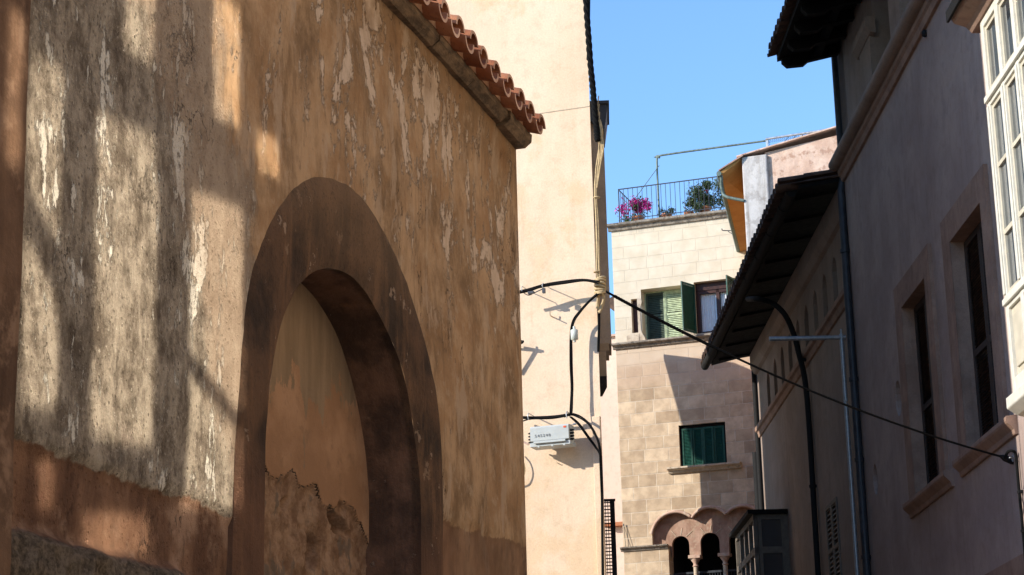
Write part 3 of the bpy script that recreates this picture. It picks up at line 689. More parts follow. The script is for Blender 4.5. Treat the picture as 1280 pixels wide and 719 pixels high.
mb = MB(); mb.box(x1 - .045, x1 - .022, -.2835, -.27, zt - .037, zt - .022); build(mb, 'sticker', M['red'], jb)
mb = MB(); mb.tube([(x1 + .02, -.2, zt + .0), (x1 + .045, -.19, zt + .005)], .008, 8); mb.tube([(x1 - .01, -.2, zt - .004), (x1 + .025, -.2, zt)], .004, 6); build(mb, 'latch', M['zinc'], jb)
fc = bpy.data.curves.new('number', 'FONT'); fc.body = '545240'; fc.size = .034; fc.extrude = .0008; fc.space_character = 1.5; fc.resolution_u = 3
to = bpy.data.objects.new('tmp', fc); COL.objects.link(to); bpy.context.view_layer.update()
me = bpy.data.meshes.new_from_object(to.evaluated_get(bpy.context.evaluated_depsgraph_get())); bpy.data.objects.remove(to)
me.name = 'number'; me.materials.append(M['ink']); no = bpy.data.objects.new('number', me); COL.objects.link(no); no.parent = jb
no.location = (x0 + .052 - A0[0], -.2815 + .12 + .0, zm + .045 - A2[2]); no.rotation_euler = (R(90), 0, 0)
mb = MB(); bundle(mb, pathq(FB, [(645, 548), (655, 553), (661, 556)], .2), .006, 3, .01, 4); build(mb, 'lead', M['stone_pink'], jb)

# ------------------------------------------------------------------ BACK BUILDING
fb = thing('stone_building', 'sandstone block building with terrace railing and green shuttered windows closing the lane', 'building', FF)
FX1 = 5.2
holes = [rect(.70, 1.74, 13.72, 15.02), rect(.44, .60, 13.93, 14.80), rect(2.06, 3.14, 13.74, 15.05), rect(1.51, 2.67, 10.47, 11.50)]
big = [(1.32, .60, 8.80), (2.17, .52, 8.93), (2.98, .55, 8.87)]
arcade = [(.66, 8.64)]
# union outline of the three relieving arches
pts = []
for k in range(0, 31): a = R(180 - 6 * k); pts.append((1.32 + .62 * math.cos(a), 8.76 + .62 * math.sin(a)))
def uni(x):
    z = 8.0
    for cx, r, zc in big:
        if abs(x - cx) < r: z = max(z, zc + math.sqrt(r * r - (x - cx) ** 2))
    return z
xs = [.73 + i * .02 for i in range(int((3.52 - .73) / .02) + 1)]
top = [(x, uni(x)) for x in xs if uni(x) > 8.62]
ar_hole = [(top[0][0], 8.62), (1.12, 8.62), (1.12, 6.4), (top[-1][0], 6.4)] + top[::-1]
mb = MB(); mb.prism(rect(0, FX1, 0, 16.62), 0, 6, holes + [ar_hole], holeback=.42)
build(mb, 'wall', M['ashlar'], fb)
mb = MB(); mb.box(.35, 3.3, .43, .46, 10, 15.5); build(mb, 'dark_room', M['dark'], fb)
def moulding(x0, x1, zt, h, p): return MB().sweepx([(.02, zt - h), (-p * .3, zt - h), (-p * .45, zt - h * .55), (-p * .9, zt - h * .4), (-p, zt - h * .3), (-p, zt), (.02, zt + .01)], x0, x1)
build(moulding(-.07, 3.35, 16.78, .17, .16), 'coping', M['stone_dirty'], fb)
mb = MB(); mb.box(0, FX1, .02, 6, 16.62, 16.74); build(mb, 'terrace_floor', M['stone_pale'], fb)
build(moulding(-.06, 3.6, 13.68, .13, .17), 'sill_course', M['stone_dirty'], fb)
build(moulding(1.22, 3.03, 10.46, .13, .2), 'window_sill', M['stone_pale'], fb)
build(moulding(-.06, 1.12, 8.63, .10, .12), 'string_course', M['stone_dirty'], fb)
# arcade: tympanum with small arches, hood mouldings, columns
ops = [(1.385, .215, 8.62), (2.11, .235, 8.63), (2.80, .225, 8.62)]
hl = [arch(cx, r, zs, 6.4, 14) for cx, r, zs in ops]
mb = MB(); loop = [(top[0][0] - .01, 8.60)]
poly = [(top[0][0], 8.615), (1.13, 8.615)]
for cx, r, zs in ops: poly += [(cx - r, 8.34)] + [(cx - r * math.cos(math.pi * k / 14), zs + r * math.sin(math.pi * k / 14)) for k in range(15)] + [(cx + r, 8.34)]
poly += [(3.5, 8.34)] + top[::-1]
cl = []
for p in poly:
    if not cl or (abs(p[0] - cl[-1][0]) + abs(p[1] - cl[-1][1])) > .003: cl.append(p)
mb.prism(cl, .16, .28); build(mb, 'tympanum', M['tympanum'], fb)
mb = MB()
for cx, r, zc in big:
    a = [(cx + (r + .0) * math.cos(R(t)), -.03, zc + (r + .0) * math.sin(R(t))) for t in range(8, 173, 6)]
    a = [p for p in a if p[2] > uni(p[0]) - .02 and p[2] > 8.64]; mb.tube(a, .038, 8)
build(mb, 'hood_moulding', M['stone_pink'], fb)
mb = MB()
for cx, r, zs in ops:
    for t in (52, 84, 116):
        d = Vector((math.cos(R(t)), math.sin(R(t)))); mb = MB(); mb.tube([(cx + d.x * (r + .02), .158, zs + d.y * (r + .02)), (cx + d.x * .50, .158, zs + d.y * .40)], .011, 4)
        build(mb, 'fan_rib', M['stone_pale'], fb)
def column(cx, label=None):
    mb = MB(); mb.lathe((cx, .16, 6.4), [(.06, 0), (.055, 1.68)], 14); c = build(mb, 'column', M['stone_pale'], fb)
    mb = MB(); mb.lathe((cx, .16, 8.06), [(.055, 0), (.075, .01), (.075, .035), (.055, .045), (.06, .10), (.11, .17), (.12, .20)], 14); mb.box(cx - .145, cx + .145, .03, .30, 8.26, 8.34)
    build(mb, 'capital', M['stone_pink'], c, bevel=.008)
column(1.735); column(2.46); column(3.12)
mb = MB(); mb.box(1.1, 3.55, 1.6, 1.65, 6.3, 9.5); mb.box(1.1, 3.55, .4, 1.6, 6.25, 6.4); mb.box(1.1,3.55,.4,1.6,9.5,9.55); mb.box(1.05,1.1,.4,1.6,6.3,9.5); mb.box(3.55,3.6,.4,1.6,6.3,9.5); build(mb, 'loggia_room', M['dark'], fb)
mb = MB(); mb.box(1.15, 3.4, .28, .34, 7.92, 7.97)
for i in range(34): mb.box(1.17 + i * .066, 1.182 + i * .066, .30, .32, 7.3, 7.92)
build(mb, 'balustrade', M['rail_grey'], fb)
# windows
def louvre_leaf(mb, x0, x1, z0, z1, y, pitch=.04, fw=.05, d=.03, mid=None):
    mb.box(x0, x0 + fw, y, y + d, z0, z1); mb.box(x1 - fw, x1, y, y + d, z0, z1); mb.box(x0 + fw, x1 - fw, y, y + d, z0, z0 + fw); mb.box(x0 + fw, x1 - fw, y, y + d, z1 - fw, z1)
    if mid: mb.box(x0 + fw, x1 - fw, y, y + d, mid - fw / 2, mid + fw / 2)
    z = z0 + fw + pitch * .3
    while z < z1 - fw - pitch * .4:
        if not (mid and abs(z - mid) < fw * .6):
            mb.add([(x0 + fw, y + .004, z), (x1 - fw, y + .004, z), (x1 - fw, y + d - .002, z + pitch * .85), (x0 + fw, y + d - .002, z + pitch * .85), (x0 + fw, y + .010, z - .003), (x1 - fw, y + .010, z - .003)], [(0, 1, 2, 3), (4, 5, 1, 0)])
        z += pitch
    return mb
mb = MB(); mb.box(.70, .74, .32, .38, 13.72, 15.02); mb.box(1.70, 1.74, .32, .38, 13.72, 15.02); mb.box(.70, 1.74, .32, .38, 14.98, 15.02); mb.box(.7, 1.74, .32, .38, 13.72, 13.76)
w1 = build(mb, 'window', M['shutter_faded'], fb, label='upper left window with closed faded louvred shutters')
build(louvre_leaf(MB(), .74, 1.22, 13.76, 14.98, .31, .045, .05, .03, 14.4), 'shutter', M['shutter_shaded'], w1)
build(louvre_leaf(MB(), 1.22, 1.70, 13.76, 14.98, .31, .045, .05, .03, 14.4), 'shutter', M['shutter_faded'], w1)
mb = MB(); mb.box(1.195, 1.215, .295, .309, 13.78, 14.96); mb.box(1.225, 1.245, .295, .309, 13.78, 14.96); mb.box(1.66, 1.70, .295, .309, 13.78, 14.96); build(mb, 'sash', M['shutter_faded'], w1)
mb = MB(); mb.box(.44, .60, .15, .2, 13.93, 14.8); build(mb, 'window', M['wood_red'], fb, label='very narrow dark side window')
# carved jambs round the upper left window
def silhouette(mb, x, sgn, y0, y1):
    prof = [(0, 13.70), (.13, 13.70), (.13, 13.76), (.09, 13.86), (.035, 13.93), (.03, 14.55), (.055, 14.62), (.11, 14.70), (.11, 14.80), (.0, 14.80)]
    mb.prism([(x + sgn * a, b) for a, b in prof], y0, y1); return mb
mb = MB(); mb.prism([(.60, 13.70), (.78, 13.70), (.755, 13.8), (.70, 13.9), (.67, 14.0), (.67, 14.55), (.70, 14.63), (.72, 14.72), (.66, 14.80), (.60, 14.82)], -.02, .2)
build(mb, 'carved_jamb', M['stone_pale'], fb); mb = MB(); silhouette(mb, 1.88, -1, -.02, .2); silhouette(mb, 1.881, 1, -.02, .2); build(mb, 'carved_jamb', M['stone_pale'], fb); mb = MB(); silhouette(mb, 3.14, 1, -.02, .05); build(mb, 'carved_jamb', M['stone_pale'], fb); mb = MB(); mb.prism([(.30, 13.70), (.62, 13.70), (.62, 13.90), (.42, 13.93), (.30, 13.86)], -.03, .1)
build(mb, 'carved_jamb', M['stone_pale'], fb)
mb = MB(); mb.box(2.06, 2.10, .16, .24, 13.74, 15.05); mb.box(3.10, 3.14, .16, .24, 13.74, 15.05); mb.box(2.06, 3.14, .16, .24, 14.86, 15.05)
for a, b in ((2.10, 2.16), (2.57, 2.65), (3.04, 3.1)): mb.box(a, b, .18, .25, 13.74, 14.86)
mb.box(2.16, 3.04, .18, .25, 14.78, 14.86); mb.box(2.16, 3.04, .18, .25, 13.74, 13.82)
w2 = build(mb, 'window', M['wood_red'], fb, label='upper right window with open green shutters and white curtains')
for a, b in ((2.16, 2.55), (2.66, 3.04)):
    mb = MB(); nn = 40; vs = []
    for i in range(nn + 1):
        x = a + (b - a) * i / nn; y = .275 + .012 * math.sin(i * 1.25) + .006 * math.sin(i * .7); vs += [(x, y, 13.8), (x, y + .004 * math.sin(i * 2.), 14.8)]
    mb.add(vs, [(2 * i, 2 * i + 2, 2 * i + 3, 2 * i + 1) for i in range(nn)], True); build(mb, 'curtain', M['curtain'], w2)
def turned(mb, px, py, ang):
    c, s = math.cos(R(ang)), math.sin(R(ang)); mb.v = [(px + (x - px) * c - (y - py) * s, py + (x - px) * s + (y - py) * c, z) for x, y, z in mb.v]; return mb
build(turned(louvre_leaf(MB(), 2.06, 2.60, 13.74, 14.98, .0, .04, .05, .03), 2.06, 0, -112), 'shutter', M['shutter_green'], w2)
build(turned(louvre_leaf(MB(), 2.6, 3.14, 13.74, 15.0, .0, .04, .05, .03), 3.14, 0, 78), 'shutter', M['shutter_green'], w2)
mb = MB(); mb.box(1.51, 1.56, .08, .14, 10.47, 11.5); mb.box(2.62, 2.67, .08, .14, 10.47, 11.5); mb.box(1.51, 2.67, .08, .14, 11.43, 11.5)
w3 = build(mb, 'window', M['wood_dark'], fb, label='lower window with closed green louvred shutters')
xs_ = [1.56, 1.825, 2.09, 2.355, 2.62]
for i in range(4): build(louvre_leaf(MB(), xs_[i] + .002, xs_[i + 1] - .002, 10.48, 11.42, .05 + .02 * (i % 2), .035, .045, .03), 'shutter', M['shutter_green'], w3)
# terrace railing
mb = MB(); rl = []
zr = 17.66
mb.box(.25, 3.3, -.09, -.07, zr, zr + .025); mb.box(.25, 3.3, -.09, -.07, 16.86, 16.875)
for i in range(26):
    x = .25 + i * .122; mb.box(x, x + .012, -.086, -.074, 16.78, zr)
mb.box(.24, .265, -.09, -.065, 16.78, zr + .02)
mb.box(.24, .26, -.08, 2.4, zr, zr + .02)
for i in range(14): mb.box(.244, .256, .1 + i * .17, .112 + i * .17, 16.7, zr)
build(mb, 'railing', M['rail_grey'], fb)
mb = MB(); a = FF.q(824, 265, -.35); b_ = FF.q(824, 196, -.35); c_ = FF.q(958, 176, -.35); r0 = .025
mb.tube(smooth([(a[0], .35, 16.74), (a[0], .35, b_[2] - .12), (b_[0] + .015, .35, b_[2] - .03), (b_[0] + .1, .35, b_[2] + .03), (c_[0], .35, c_[2])], 5), r0, 10)
p = FF.q(824, 207, -.35); qn = FF.q(798, 250, -.2); mb.tube([(p[0], .35, p[2]), (qn[0] - .2, -.05, qn[2] - .25)], .010, 6)
single(mb, 'pipe_frame', M['copper_green'], 'thin green awning pipe rising from the terrace and running right above the railing', 'pipe', FF, (a[0], .35, 16.74))
# hook on the facade
mb = MB(); p = FF.q(905, 289, .2); p2 = FF.q(934, 289, .0)
mb.tube([(p2[0], .0, p2[2]), (p[0], -.25, p[2]), (p[0] - .03, -.27, p[2] + .01), (p[0] - .035, -.27, p[2] + .05)], .012, 6); mb.tube([(p[0] + .1, -.2, p[2] - .02), (p[0] + .5, 0, p[2] - .28)], .008, 6)
single(mb, 'iron_hook', M['rail_grey'], 'thin iron arm with upturned hook sticking out under the orange eave', 'hook', FF, p)
mb = MB(); p = FF.q(777, 660, 0); mb.tube([(p[0] + .1, -.05, 8.64), (p[0] + .07, -.05, 9.17)], .006, 5); mb.tube([(p[0] + .22, -.05, 8.64), (p[0] + .07, -.05, 9.17)], .006, 5); mb.tube([(p[0]+.07,-.05,9.15),(p[0]+.07,-.05,9.2)], .014, 6)
single(mb, 'wire_stay', M['rail_grey'], 'thin two legged wire stay on the lower left ledge of the stone building', 'wire', FF, p)

# potted plants
def cloud(mb, c, rad, n, size, seed, shape=(1, 1, 1)):
    rng = random.Random(seed)
    cl_ = [(Vector((rng.gauss(0, .5) * rad[0], rng.gauss(0, .5) * rad[1], rng.gauss(0, .5) * rad[2])), rng.uniform(.2, .5)) for _ in range(9)]
    for i in range(n):
        cc, sr = rng.choice(cl_); p = Vector(c) + cc + Vector((rng.gauss(0, 1), rng.gauss(0, 1), rng.gauss(0, 1))) * sr * min(rad) * .8
        a = Vector((rng.gauss(0, 1), rng.gauss(0, 1), rng.gauss(0, 1))).normalized(); b = a.orthogonal().normalized(); s = size * rng.uniform(.6, 1.3)
        cx_ = a.cross(b); mb.add([p - a * s, p + b * s * .4, p + a * s, p - b * s * .4 + cx_ * s * .2], [(0, 1, 2, 3)])
def pot(mb, x, y, z, s=1.): mb.lathe((x, y, z), [(.10 * s, 0), (.14 * s, .20 * s), (.16 * s, .21 * s), (.16 * s, .25 * s), (.14 * s, .25 * s), (.13 * s, .2 * s)], 16)
PG = 'potted plants behind the terrace railing'
def plant(px, py_, label, rad, n, leafm, fl=0, potx=1., leafs=.03, seed=1, stems=5, low=0):
    c = FF.q(px, py_, -.25); b = (c[0], .25, 16.74)
    t_ = thing('potted_plant', label, 'plant', FF, b, PG)
    mb = MB(); pot(mb, c[0], .25, 16.74, potx); build(mb, 'pot', M['terracotta'], t_)
    mb = MB(); cloud(mb, (c[0], .25, c[2]), rad, n, leafs, seed); build(mb, 'foliage', leafm, t_)
    if fl: mb = MB(); cloud(mb, (c[0] + .01, .2, c[2] + rad[2] * .25), (rad[0] * .95, rad[1], rad[2] * .8), fl, leafs * 1.05, seed + 4); build(mb, 'flowers', M['flower'], t_)
    mb = MB(); rng = random.Random(seed)
    for i in range(stems): mb.tube([(c[0], .25, 16.9), (c[0] + rng.uniform(-.4, .4) * rad[0], .25, c[2] - rad[2] * .3), (c[0] + rng.uniform(-1, 1) * rad[0], .25 + rng.uniform(-.1, .1), c[2] + rng.uniform(.1, .9) * rad[2])], .007, 5)
    build(mb, 'stems', M['bark'], t_); return t_
plant(797, 262, 'bougainvillea with bright magenta flowers at the left end of the terrace', (.38, .2, .36), 620, M['leaf'], 1300, 1.0, .042, 3)
plant(833, 266, 'small low green plant beside the upright pipe on the terrace', (.20, .14, .13), 420, M['leaf2'], 0, .9, .03, 6)
t_ = plant(880, 247, 'large bushy grey green shrub in a terracotta pot at the right of the terrace', (.46, .3, .44), 4800, M['leaf2'], 0, 1.1, .034, 12, 9)
mb = MB(); c = FF.q(884, 238, -.1); cloud(mb, (c[0], .1, c[2]), (.04, .03, .04), 26, .03, 5); build(mb, 'flowers', M['flower'], t_)
plant(861, 262, 'thin sparse plant with trailing twigs left of the large shrub', (.18, .12, .22), 240, M['leaf2'], 0, .8, .028, 22, 8)

# far pink house
fp = thing('pink_house', 'plain pale pink house beyond the gap left of the stone building', 'house', Frame((2.0, 56), 180 - 70.796))
FK = Frame((2.0, 56), 180 - 70.796); z1 = FK.q(760, 422)[2]
mb = MB(); mb.box(-9, 1.5, 0, 6, 0, z1); build(mb, 'wall', M['pink'], fp)
mb = MB(); mb.box(-9.1, 1.55, -.1, 6, z1, z1 + .06); build(mb, 'coping', M['stone_pink'], fp)
a = FK.q(765, 608); mb = MB(); a1 = FK.q(763, 655); a2 = FK.q(775, 690); mb.box(a1[0] - .1, a2[0] + .2, -.25, 0, a1[2] - .1, a1[2]); build(mb, 'ledge', M['tile'], fp)
# tiled corner peeping over it
FT = Frame((2.2, 53), 180 - 70.796); a = FT.q(754, 380); b_ = FT.q(768, 374)
rt = thing('tiled_eave_house', 'brown tiled eave corner peeping between the beige building and the stone building', 'house', FT)
mb = MB(); mb.add([(a[0], 0, a[2] + .06), (b_[0], 0, b_[2] + .10), (b_[0], 0, FT.q(765, 390)[2]), (a[0] + .1, 0, a[2] - .06), (a[0], .5, a[2] + .06), (b_[0], .5, b_[2] + .10), (b_[0], .5, FT.q(765, 390)[2]), (a[0] + .1, .5, a[2] - .06)], [(0, 1, 2, 3), (0, 4, 5, 1), (3, 2, 6, 7), (0, 3, 7, 4), (1, 5, 6, 2)]); build(mb, 'roof', M['tile_dark'], rt)
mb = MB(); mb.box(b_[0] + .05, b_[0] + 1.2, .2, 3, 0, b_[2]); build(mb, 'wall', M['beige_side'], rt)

# house round the bend on the left, hidden by the beige building; it shades part of the stone facade
nb = thing('tile_roofed_house', 'tile roofed house hidden behind the beige building that shades the stone facade', 'house')
zs = 14.15
mb = MB(); base_ = [(1.86, 48.42), (1.42, 38), (-3, 38), (-3, 46.4)]
mb.add([(x, y, 0) for x, y in base_] + [(x, y, zs - (.9 if y < 45 else 0)) for x, y in base_], [(0, 1, 5, 4), (1, 2, 6, 5), (2, 3, 7, 6), (3, 0, 4, 7), (4, 5, 6, 7)]); build(mb, 'wall', M['creamwall'], nb)
mb = MB(); rb = [(1.9, 48.95), (1.5, 38), (-3, 38), (-3, 46.8)]; zz_ = [zs - .15, zs - 1.1, zs - 1.1, zs - .15]
mb.add([(x, y, z) for (x, y), z in zip(rb, zz_)] + [(x, y, z + .12) for (x, y), z in zip(rb, zz_)] + [(1.7, 47.7, zs + .42), (1.6, 47.9, zs + .4)], [(0, 1, 2, 3), (0, 4, 5, 1), (1, 5, 6, 2), (2, 6, 7, 3), (3, 7, 4, 0), (4, 8, 5), (4, 7, 8), (5, 8, 7, 6)]); build(mb, 'roof', M['tile_dark'], nb)

# ------------------------------------------------------------------ ORANGE EAVED HOUSE
oh = thing('orange_eaved_house', 'pink plastered house with a white corner pillar and orange eave above the dark roof', 'house', FH)
zl = FH.q(928, 198)[2]; zrr = FH.q(1055, 160)[2]; xr = FH.q(1055, 160)[0]
mb = MB(); mb.add([(.5, 0, 0), (7, 0, 0), (7, 0, zrr + (zrr - zl) * 1.), (.5, 0, zl + .06), (.5, 7, 0), (7, 7, 0), (7, 7, zrr + (zrr - zl)), (.5, 7, zl + .06)], [(0, 1, 2, 3), (4, 7, 6, 5), (0, 3, 7, 4), (1, 5, 6, 2)])
build(mb, 'wall', M['pinkwall'], oh)
mb = MB(); mb.box(-.0, .56, -.09, .5, 0, zl + .0); build(mb, 'corner_pillar', M['white_stucco'], oh, bevel=.03)
# verge on the sloping top
sl_ = (zrr - zl) / xr
mb = MB(); mb.add([(-.1, -.14, zl), (6.9, -.14, zl + sl_ * 7), (6.9, -.14, zl + sl_ * 7 + .04), (-.1, -.14, zl + .03), (-.1, 5, zl + .02), (6.9, 5, zl + sl_ * 7 + .02), (6.9, 5, zl + sl_ * 7 + .09), (-.1, 5, zl + .07)], [(0, 1, 2, 3), (0, 4, 5, 1), (3, 2, 6, 7), (0, 3, 7, 4)])
build(mb, 'verge', M['pinkwall'], oh)
# orange soffit running back along the lane
g0 = ray(901.5, 219); g1 = ray(926, 318)
y0_ = 42.9; P0 = CAM + g0 * (y0_ / g0.y); 
t1 = (P0.z - CAM.z) / g1.z; P1 = CAM + g1 * t1
e0 = FH.loc(P0); e1 = FH.loc(P1)
mb = MB(); A_ = [(e0.x, e0.y, P0.z), (-.02, -.10, zl - .06), (-.02, e1.y, zl - .06), (e1.x, e1.y, P0.z)]
w1_ = FH.loc(CAM + ray(934, 335) * 1.0 * ((e1.y + 43) / ray(934, 335).y)); 
A_[2] = (max(e1.x + .12, .0), e1.y, zl - .3)
mb.add(A_ + [(a[0], a[1], a[2] + .09) for a in A_], [(0, 1, 2, 3), (4, 5, 6, 7), (0, 4, 5, 1), (3, 2, 6, 7), (0, 3, 7, 4)])
build(mb, 'eave_soffit', M['orange'], oh)
mb = MB(); A2_ = [(0, .45, 0), (.0, e1.y + 1, 0), (0, e1.y + 1, zl - .1), (0, .45, zl - .1)]; mb.box(-.0, .3, .45, e1.y + .5, 0, zl - .07); build(mb, 'side_wall', M['orange'], oh)
mb = MB(); mb.add([(e0.x - .05, e0.y - .03, P0.z + .09), (.05, -.16, zl - .0), (.6, -.16, zl + .09), (e0.x - .05, e0.y - .03, P0.z + .12), (.05, -.16, zl + .04), (e1.x, e1.y, P0.z + .1), (.3, e1.y, zl + .04)], [(0, 1, 4, 3), (3, 4, 6, 5)]); build(mb, 'roof', M['tile_rim'], oh)
mb = MB(); mb.tube([(e0.x - .04, e0.y - .05, P0.z + .03), (e1.x - .04, e1.y, P0.z + .03)], .055, 10); build(mb, 'gutter', M['copper_green'], oh)
mb = MB(); s1 = FH.q(903, 240, .1); s2 = FH.q(908, 246, .1); s3 = FH.q(930, 251, .1); mb.tube(smooth([(e0.x, e0.y, P0.z), (s1[0], -.1, s1[2] + .02), (s2[0], -.1, s2[2]), (s3[0], -.1, s3[2])]), .035, 10); build(mb, 'downpipe', M['copper_green'], oh)
# fence on top
fe = thing('roof_fence', 'grey metal frame fence with wavy mesh on the roof of the pink plastered house', 'fence', FH, FH.q(958, 192, -.3))
f0 = FH.q(958, 192, -.3); f1 = FH.q(957, 174, -.3); f2 = FH.q(1043, 161, -.3); f3 = FH.q(1000, 168, -.3)
mb = MB(); y = .3
mb.box(f1[0], f1[0] + .05, y, y + .04, zl - .1, f1[2]); mb.box(f3[0], f3[0] + .04, y, y + .04, zl, f3[2]);
mb.tube([(f1[0], y, f1[2]), (f2[0], y, f2[2])], .028, 8)
build(mb, 'frame', M['zinc'], fe)
mb = MB()
for i in range(34):
    t = i / 33; x = f1[0] + .05 + (f2[0] - f1[0] - .05) * t; z = f1[2] + (f2[2] - f1[2]) * t
    mb.tube([(x, y + .02, z - .03), (x + .025, y + .02, z - .06), (x - .01, y + .02, z - .09)], .005, 4)
for k in range(4): mb.tube([(f1[0] + .1 + k * .15, y + .02, zl + .05), (f1[0] + .55 + k * .16, y + .02, f1[2] + .03)], .006, 4)
for i in range(8): z = zl + .08 + i * .05; mb.tube([(f1[0] + .06, y + .02, z), (f1[0] + .09, y + .02, z + .02), (f1[0] + .06, y + .02, z + .04)], .005, 4)
build(mb, 'mesh', M['rail_grey'], fe)

# ------------------------------------------------------------------ LOWER RIGHT HOUSE (x 0 .. -10.3 in the frame of the right-hand walls)
lo = thing('arcaded_house', 'shaded lower house with a row of small arched openings under a deep dark eave', 'house', FP, (-10, 0, 0))
ZS = 9.0; E1 = -10.25
wh = []
for i in range(10):
    cx = -.62 - i * .915; wh.append([(cx - .19, ZS + .07), (cx + .19, ZS + .07), (cx + .19, 9.62), (cx + .12, 9.73), (cx, 9.80), (cx - .12, 9.73), (cx - .19, 9.62)])
gr = rect(-3.55, -2.55, 5.1, 6.46)
Y0 = .06
mb = MB(); mb.prism(rect(E1, -.02, 0, 10.42), Y0, 6, wh + [gr], holeback=Y0 + .22); build(mb, 'wall', M['mauve2'], lo)
mb = MB(); mb.box(E1 + .2, -.1, Y0 + .21, Y0 + .23, 8.95, 10); build(mb, 'loggia_back', M['mauve2'], lo)
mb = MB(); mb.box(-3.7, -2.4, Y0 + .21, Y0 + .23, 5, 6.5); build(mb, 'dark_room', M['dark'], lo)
build(MB().sweepx([(Y0 + .02, ZS - .16), (Y0 - .03, ZS - .15), (Y0 - .05, ZS - .06), (Y0 - .09, ZS - .04), (Y0 - .09, ZS + .04), (Y0 + .02, ZS + .06)], E1 - .05, -.03), 'string_course', M['stone_brown'], lo, bevel=.01)
build(MB().sweepx([(Y0 + .02, 10.02), (Y0 - .06, 10.05), (Y0 - .12, 10.16), (Y0 - .12, 10.4), (Y0 + .02, 10.4)], E1, -.03), 'cornice', M['mauve2'], lo)
# louvred grille window
mb = MB(); louvre_leaf(mb, -3.55, -3.06, 5.1, 6.46, Y0 - .02, .07, .06, .04, 5.78); louvre_leaf(mb, -3.04, -2.55, 5.1, 6.46, Y0 - .02, .07, .06, .04, 5.78)
build(mb, 'shutter', M['dark_wood_paint'], lo, label='small pale louvred shutter window low on the shaded wall')
# eave
OV = .72; ZE = 10.34
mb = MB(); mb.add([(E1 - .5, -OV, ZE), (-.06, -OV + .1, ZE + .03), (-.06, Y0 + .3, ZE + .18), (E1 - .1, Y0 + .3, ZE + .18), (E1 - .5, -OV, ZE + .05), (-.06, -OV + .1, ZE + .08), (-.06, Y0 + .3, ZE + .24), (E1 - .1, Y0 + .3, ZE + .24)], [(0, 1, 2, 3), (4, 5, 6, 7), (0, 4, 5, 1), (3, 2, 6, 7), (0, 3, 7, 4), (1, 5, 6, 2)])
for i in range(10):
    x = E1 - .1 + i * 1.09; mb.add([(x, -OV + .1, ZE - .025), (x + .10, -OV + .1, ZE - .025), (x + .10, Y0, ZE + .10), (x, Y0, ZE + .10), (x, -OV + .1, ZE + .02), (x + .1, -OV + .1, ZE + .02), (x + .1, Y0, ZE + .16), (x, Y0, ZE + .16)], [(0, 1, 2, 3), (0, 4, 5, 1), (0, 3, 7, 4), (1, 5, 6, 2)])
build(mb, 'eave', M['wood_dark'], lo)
SL = math.tan(R(9))
o = tile_roof(E1 - .45, -.1, .24, -OV - .20, ZE + .09, 1.1, lo, M['tile_dark'], M['tile_dark'], r=.08)
mb = MB(); mb.add([(E1 - .4, -OV, ZE + .10), (-.06, -OV, ZE + .10), (-.06, 5.5, ZE + .9), (E1 + .0, 5.5, ZE + .9)], [(0, 1, 2, 3)]); build(mb, 'roof_deck', M['tile_dark'], lo)
a = FP.q(993, 244, .66); b_ = FP.q(890, 439, .86)
mb = MB(); mb.tube([(a[0], -.70, ZE + .04), (E1 - .55, -.84, ZE - .0)], .075, 12); build(mb, 'gutter', M['gutter'], lo)
for i in range(8): x = -.9 - i * 1.24; mb = MB(); mb.tube([(x, -.715 - .014 * i * 1.2, ZE + .03), (x - .02, -.715 - .014 * i * 1.2, ZE + .03)], .079, 12); build(mb, 'gutter_bracket', M['gutter'], lo)
# swan-neck pipe and the plain pipe at the far corner
mb = MB(); pts = [(935, 374, .76), (946, 374, .70), (965, 379, .45), (980, 392, .28), (990, 412, .16), (998, 440, .09), (1000, 470, .07), (1006, 560, .07), (1015, 719, .07)]
pp = pathq(FP, pts, 0); xe = pp[5][0]
sp = [(pp[0][0], pp[0][1], pp[0][2])] + [tuple(p) for p in pp[1:6]] + [(xe, -.0, 8.3), (xe, -.0, 6), (xe, -.0, 3), (xe, -.0, .1)]
mb.tube(smooth(sp), .045, 10)
for z in (8.9, 6.9, 5.0): mb.tube([(xe, 0, z), (xe, 0, z + .04)], .056, 10)
mb.box(xe - .03, xe + .03, 0, Y0 + .01, 6.9, 6.94)
build(mb, 'downpipe', M['black_metal'], lo)
mb = MB(); mb.tube([(E1 - .08, .02, 10.3), (E1 - .08, .02, .1)], .05, 10); mb.tube([(E1 - .16, -.02, 8.6), (E1 - .16, -.02, 7.4)], .07, 10)
build(mb, 'downpipe', M['black_metal'], lo)
# galvanised pole with arm
ax_ = -.78
pole = thing('pole_bracket', 'thin galvanised pole with a long horizontal arm fixed to the shaded wall', 'pole', FP, (ax_, -.03, 0))
za = FP.q(1053, 416, .05)[2]
mb = MB(); mb.tube([(ax_, -.04, .1), (ax_, -.04, za + .02)], .032, 10); build(mb, 'post', M['zinc'], pole)
mb = MB(); mb.tube([(ax_ + .0, .02, za - .03), (ax_, -1.03, za - .03)], .032, 10); build(mb, 'arm', M['zinc'], pole)
mb = MB(); mb.tube([(ax_, -.04, za - .06), (ax_, -.04, za + .09)], .014, 8); build(mb, 'bolt', M['zinc'], pole); mb = MB(); mb.tube([(ax_, -.04, 7.5), (ax_ + .06, -.04, 7.5)], .02, 6); build(mb, 'bolt', M['zinc'], pole); mb = MB(); mb.tube([(ax_, -1.03, za - .03), (ax_, -1.05, za - .03)], .034, 10); build(mb, 'end_cap', M['box'], pole)
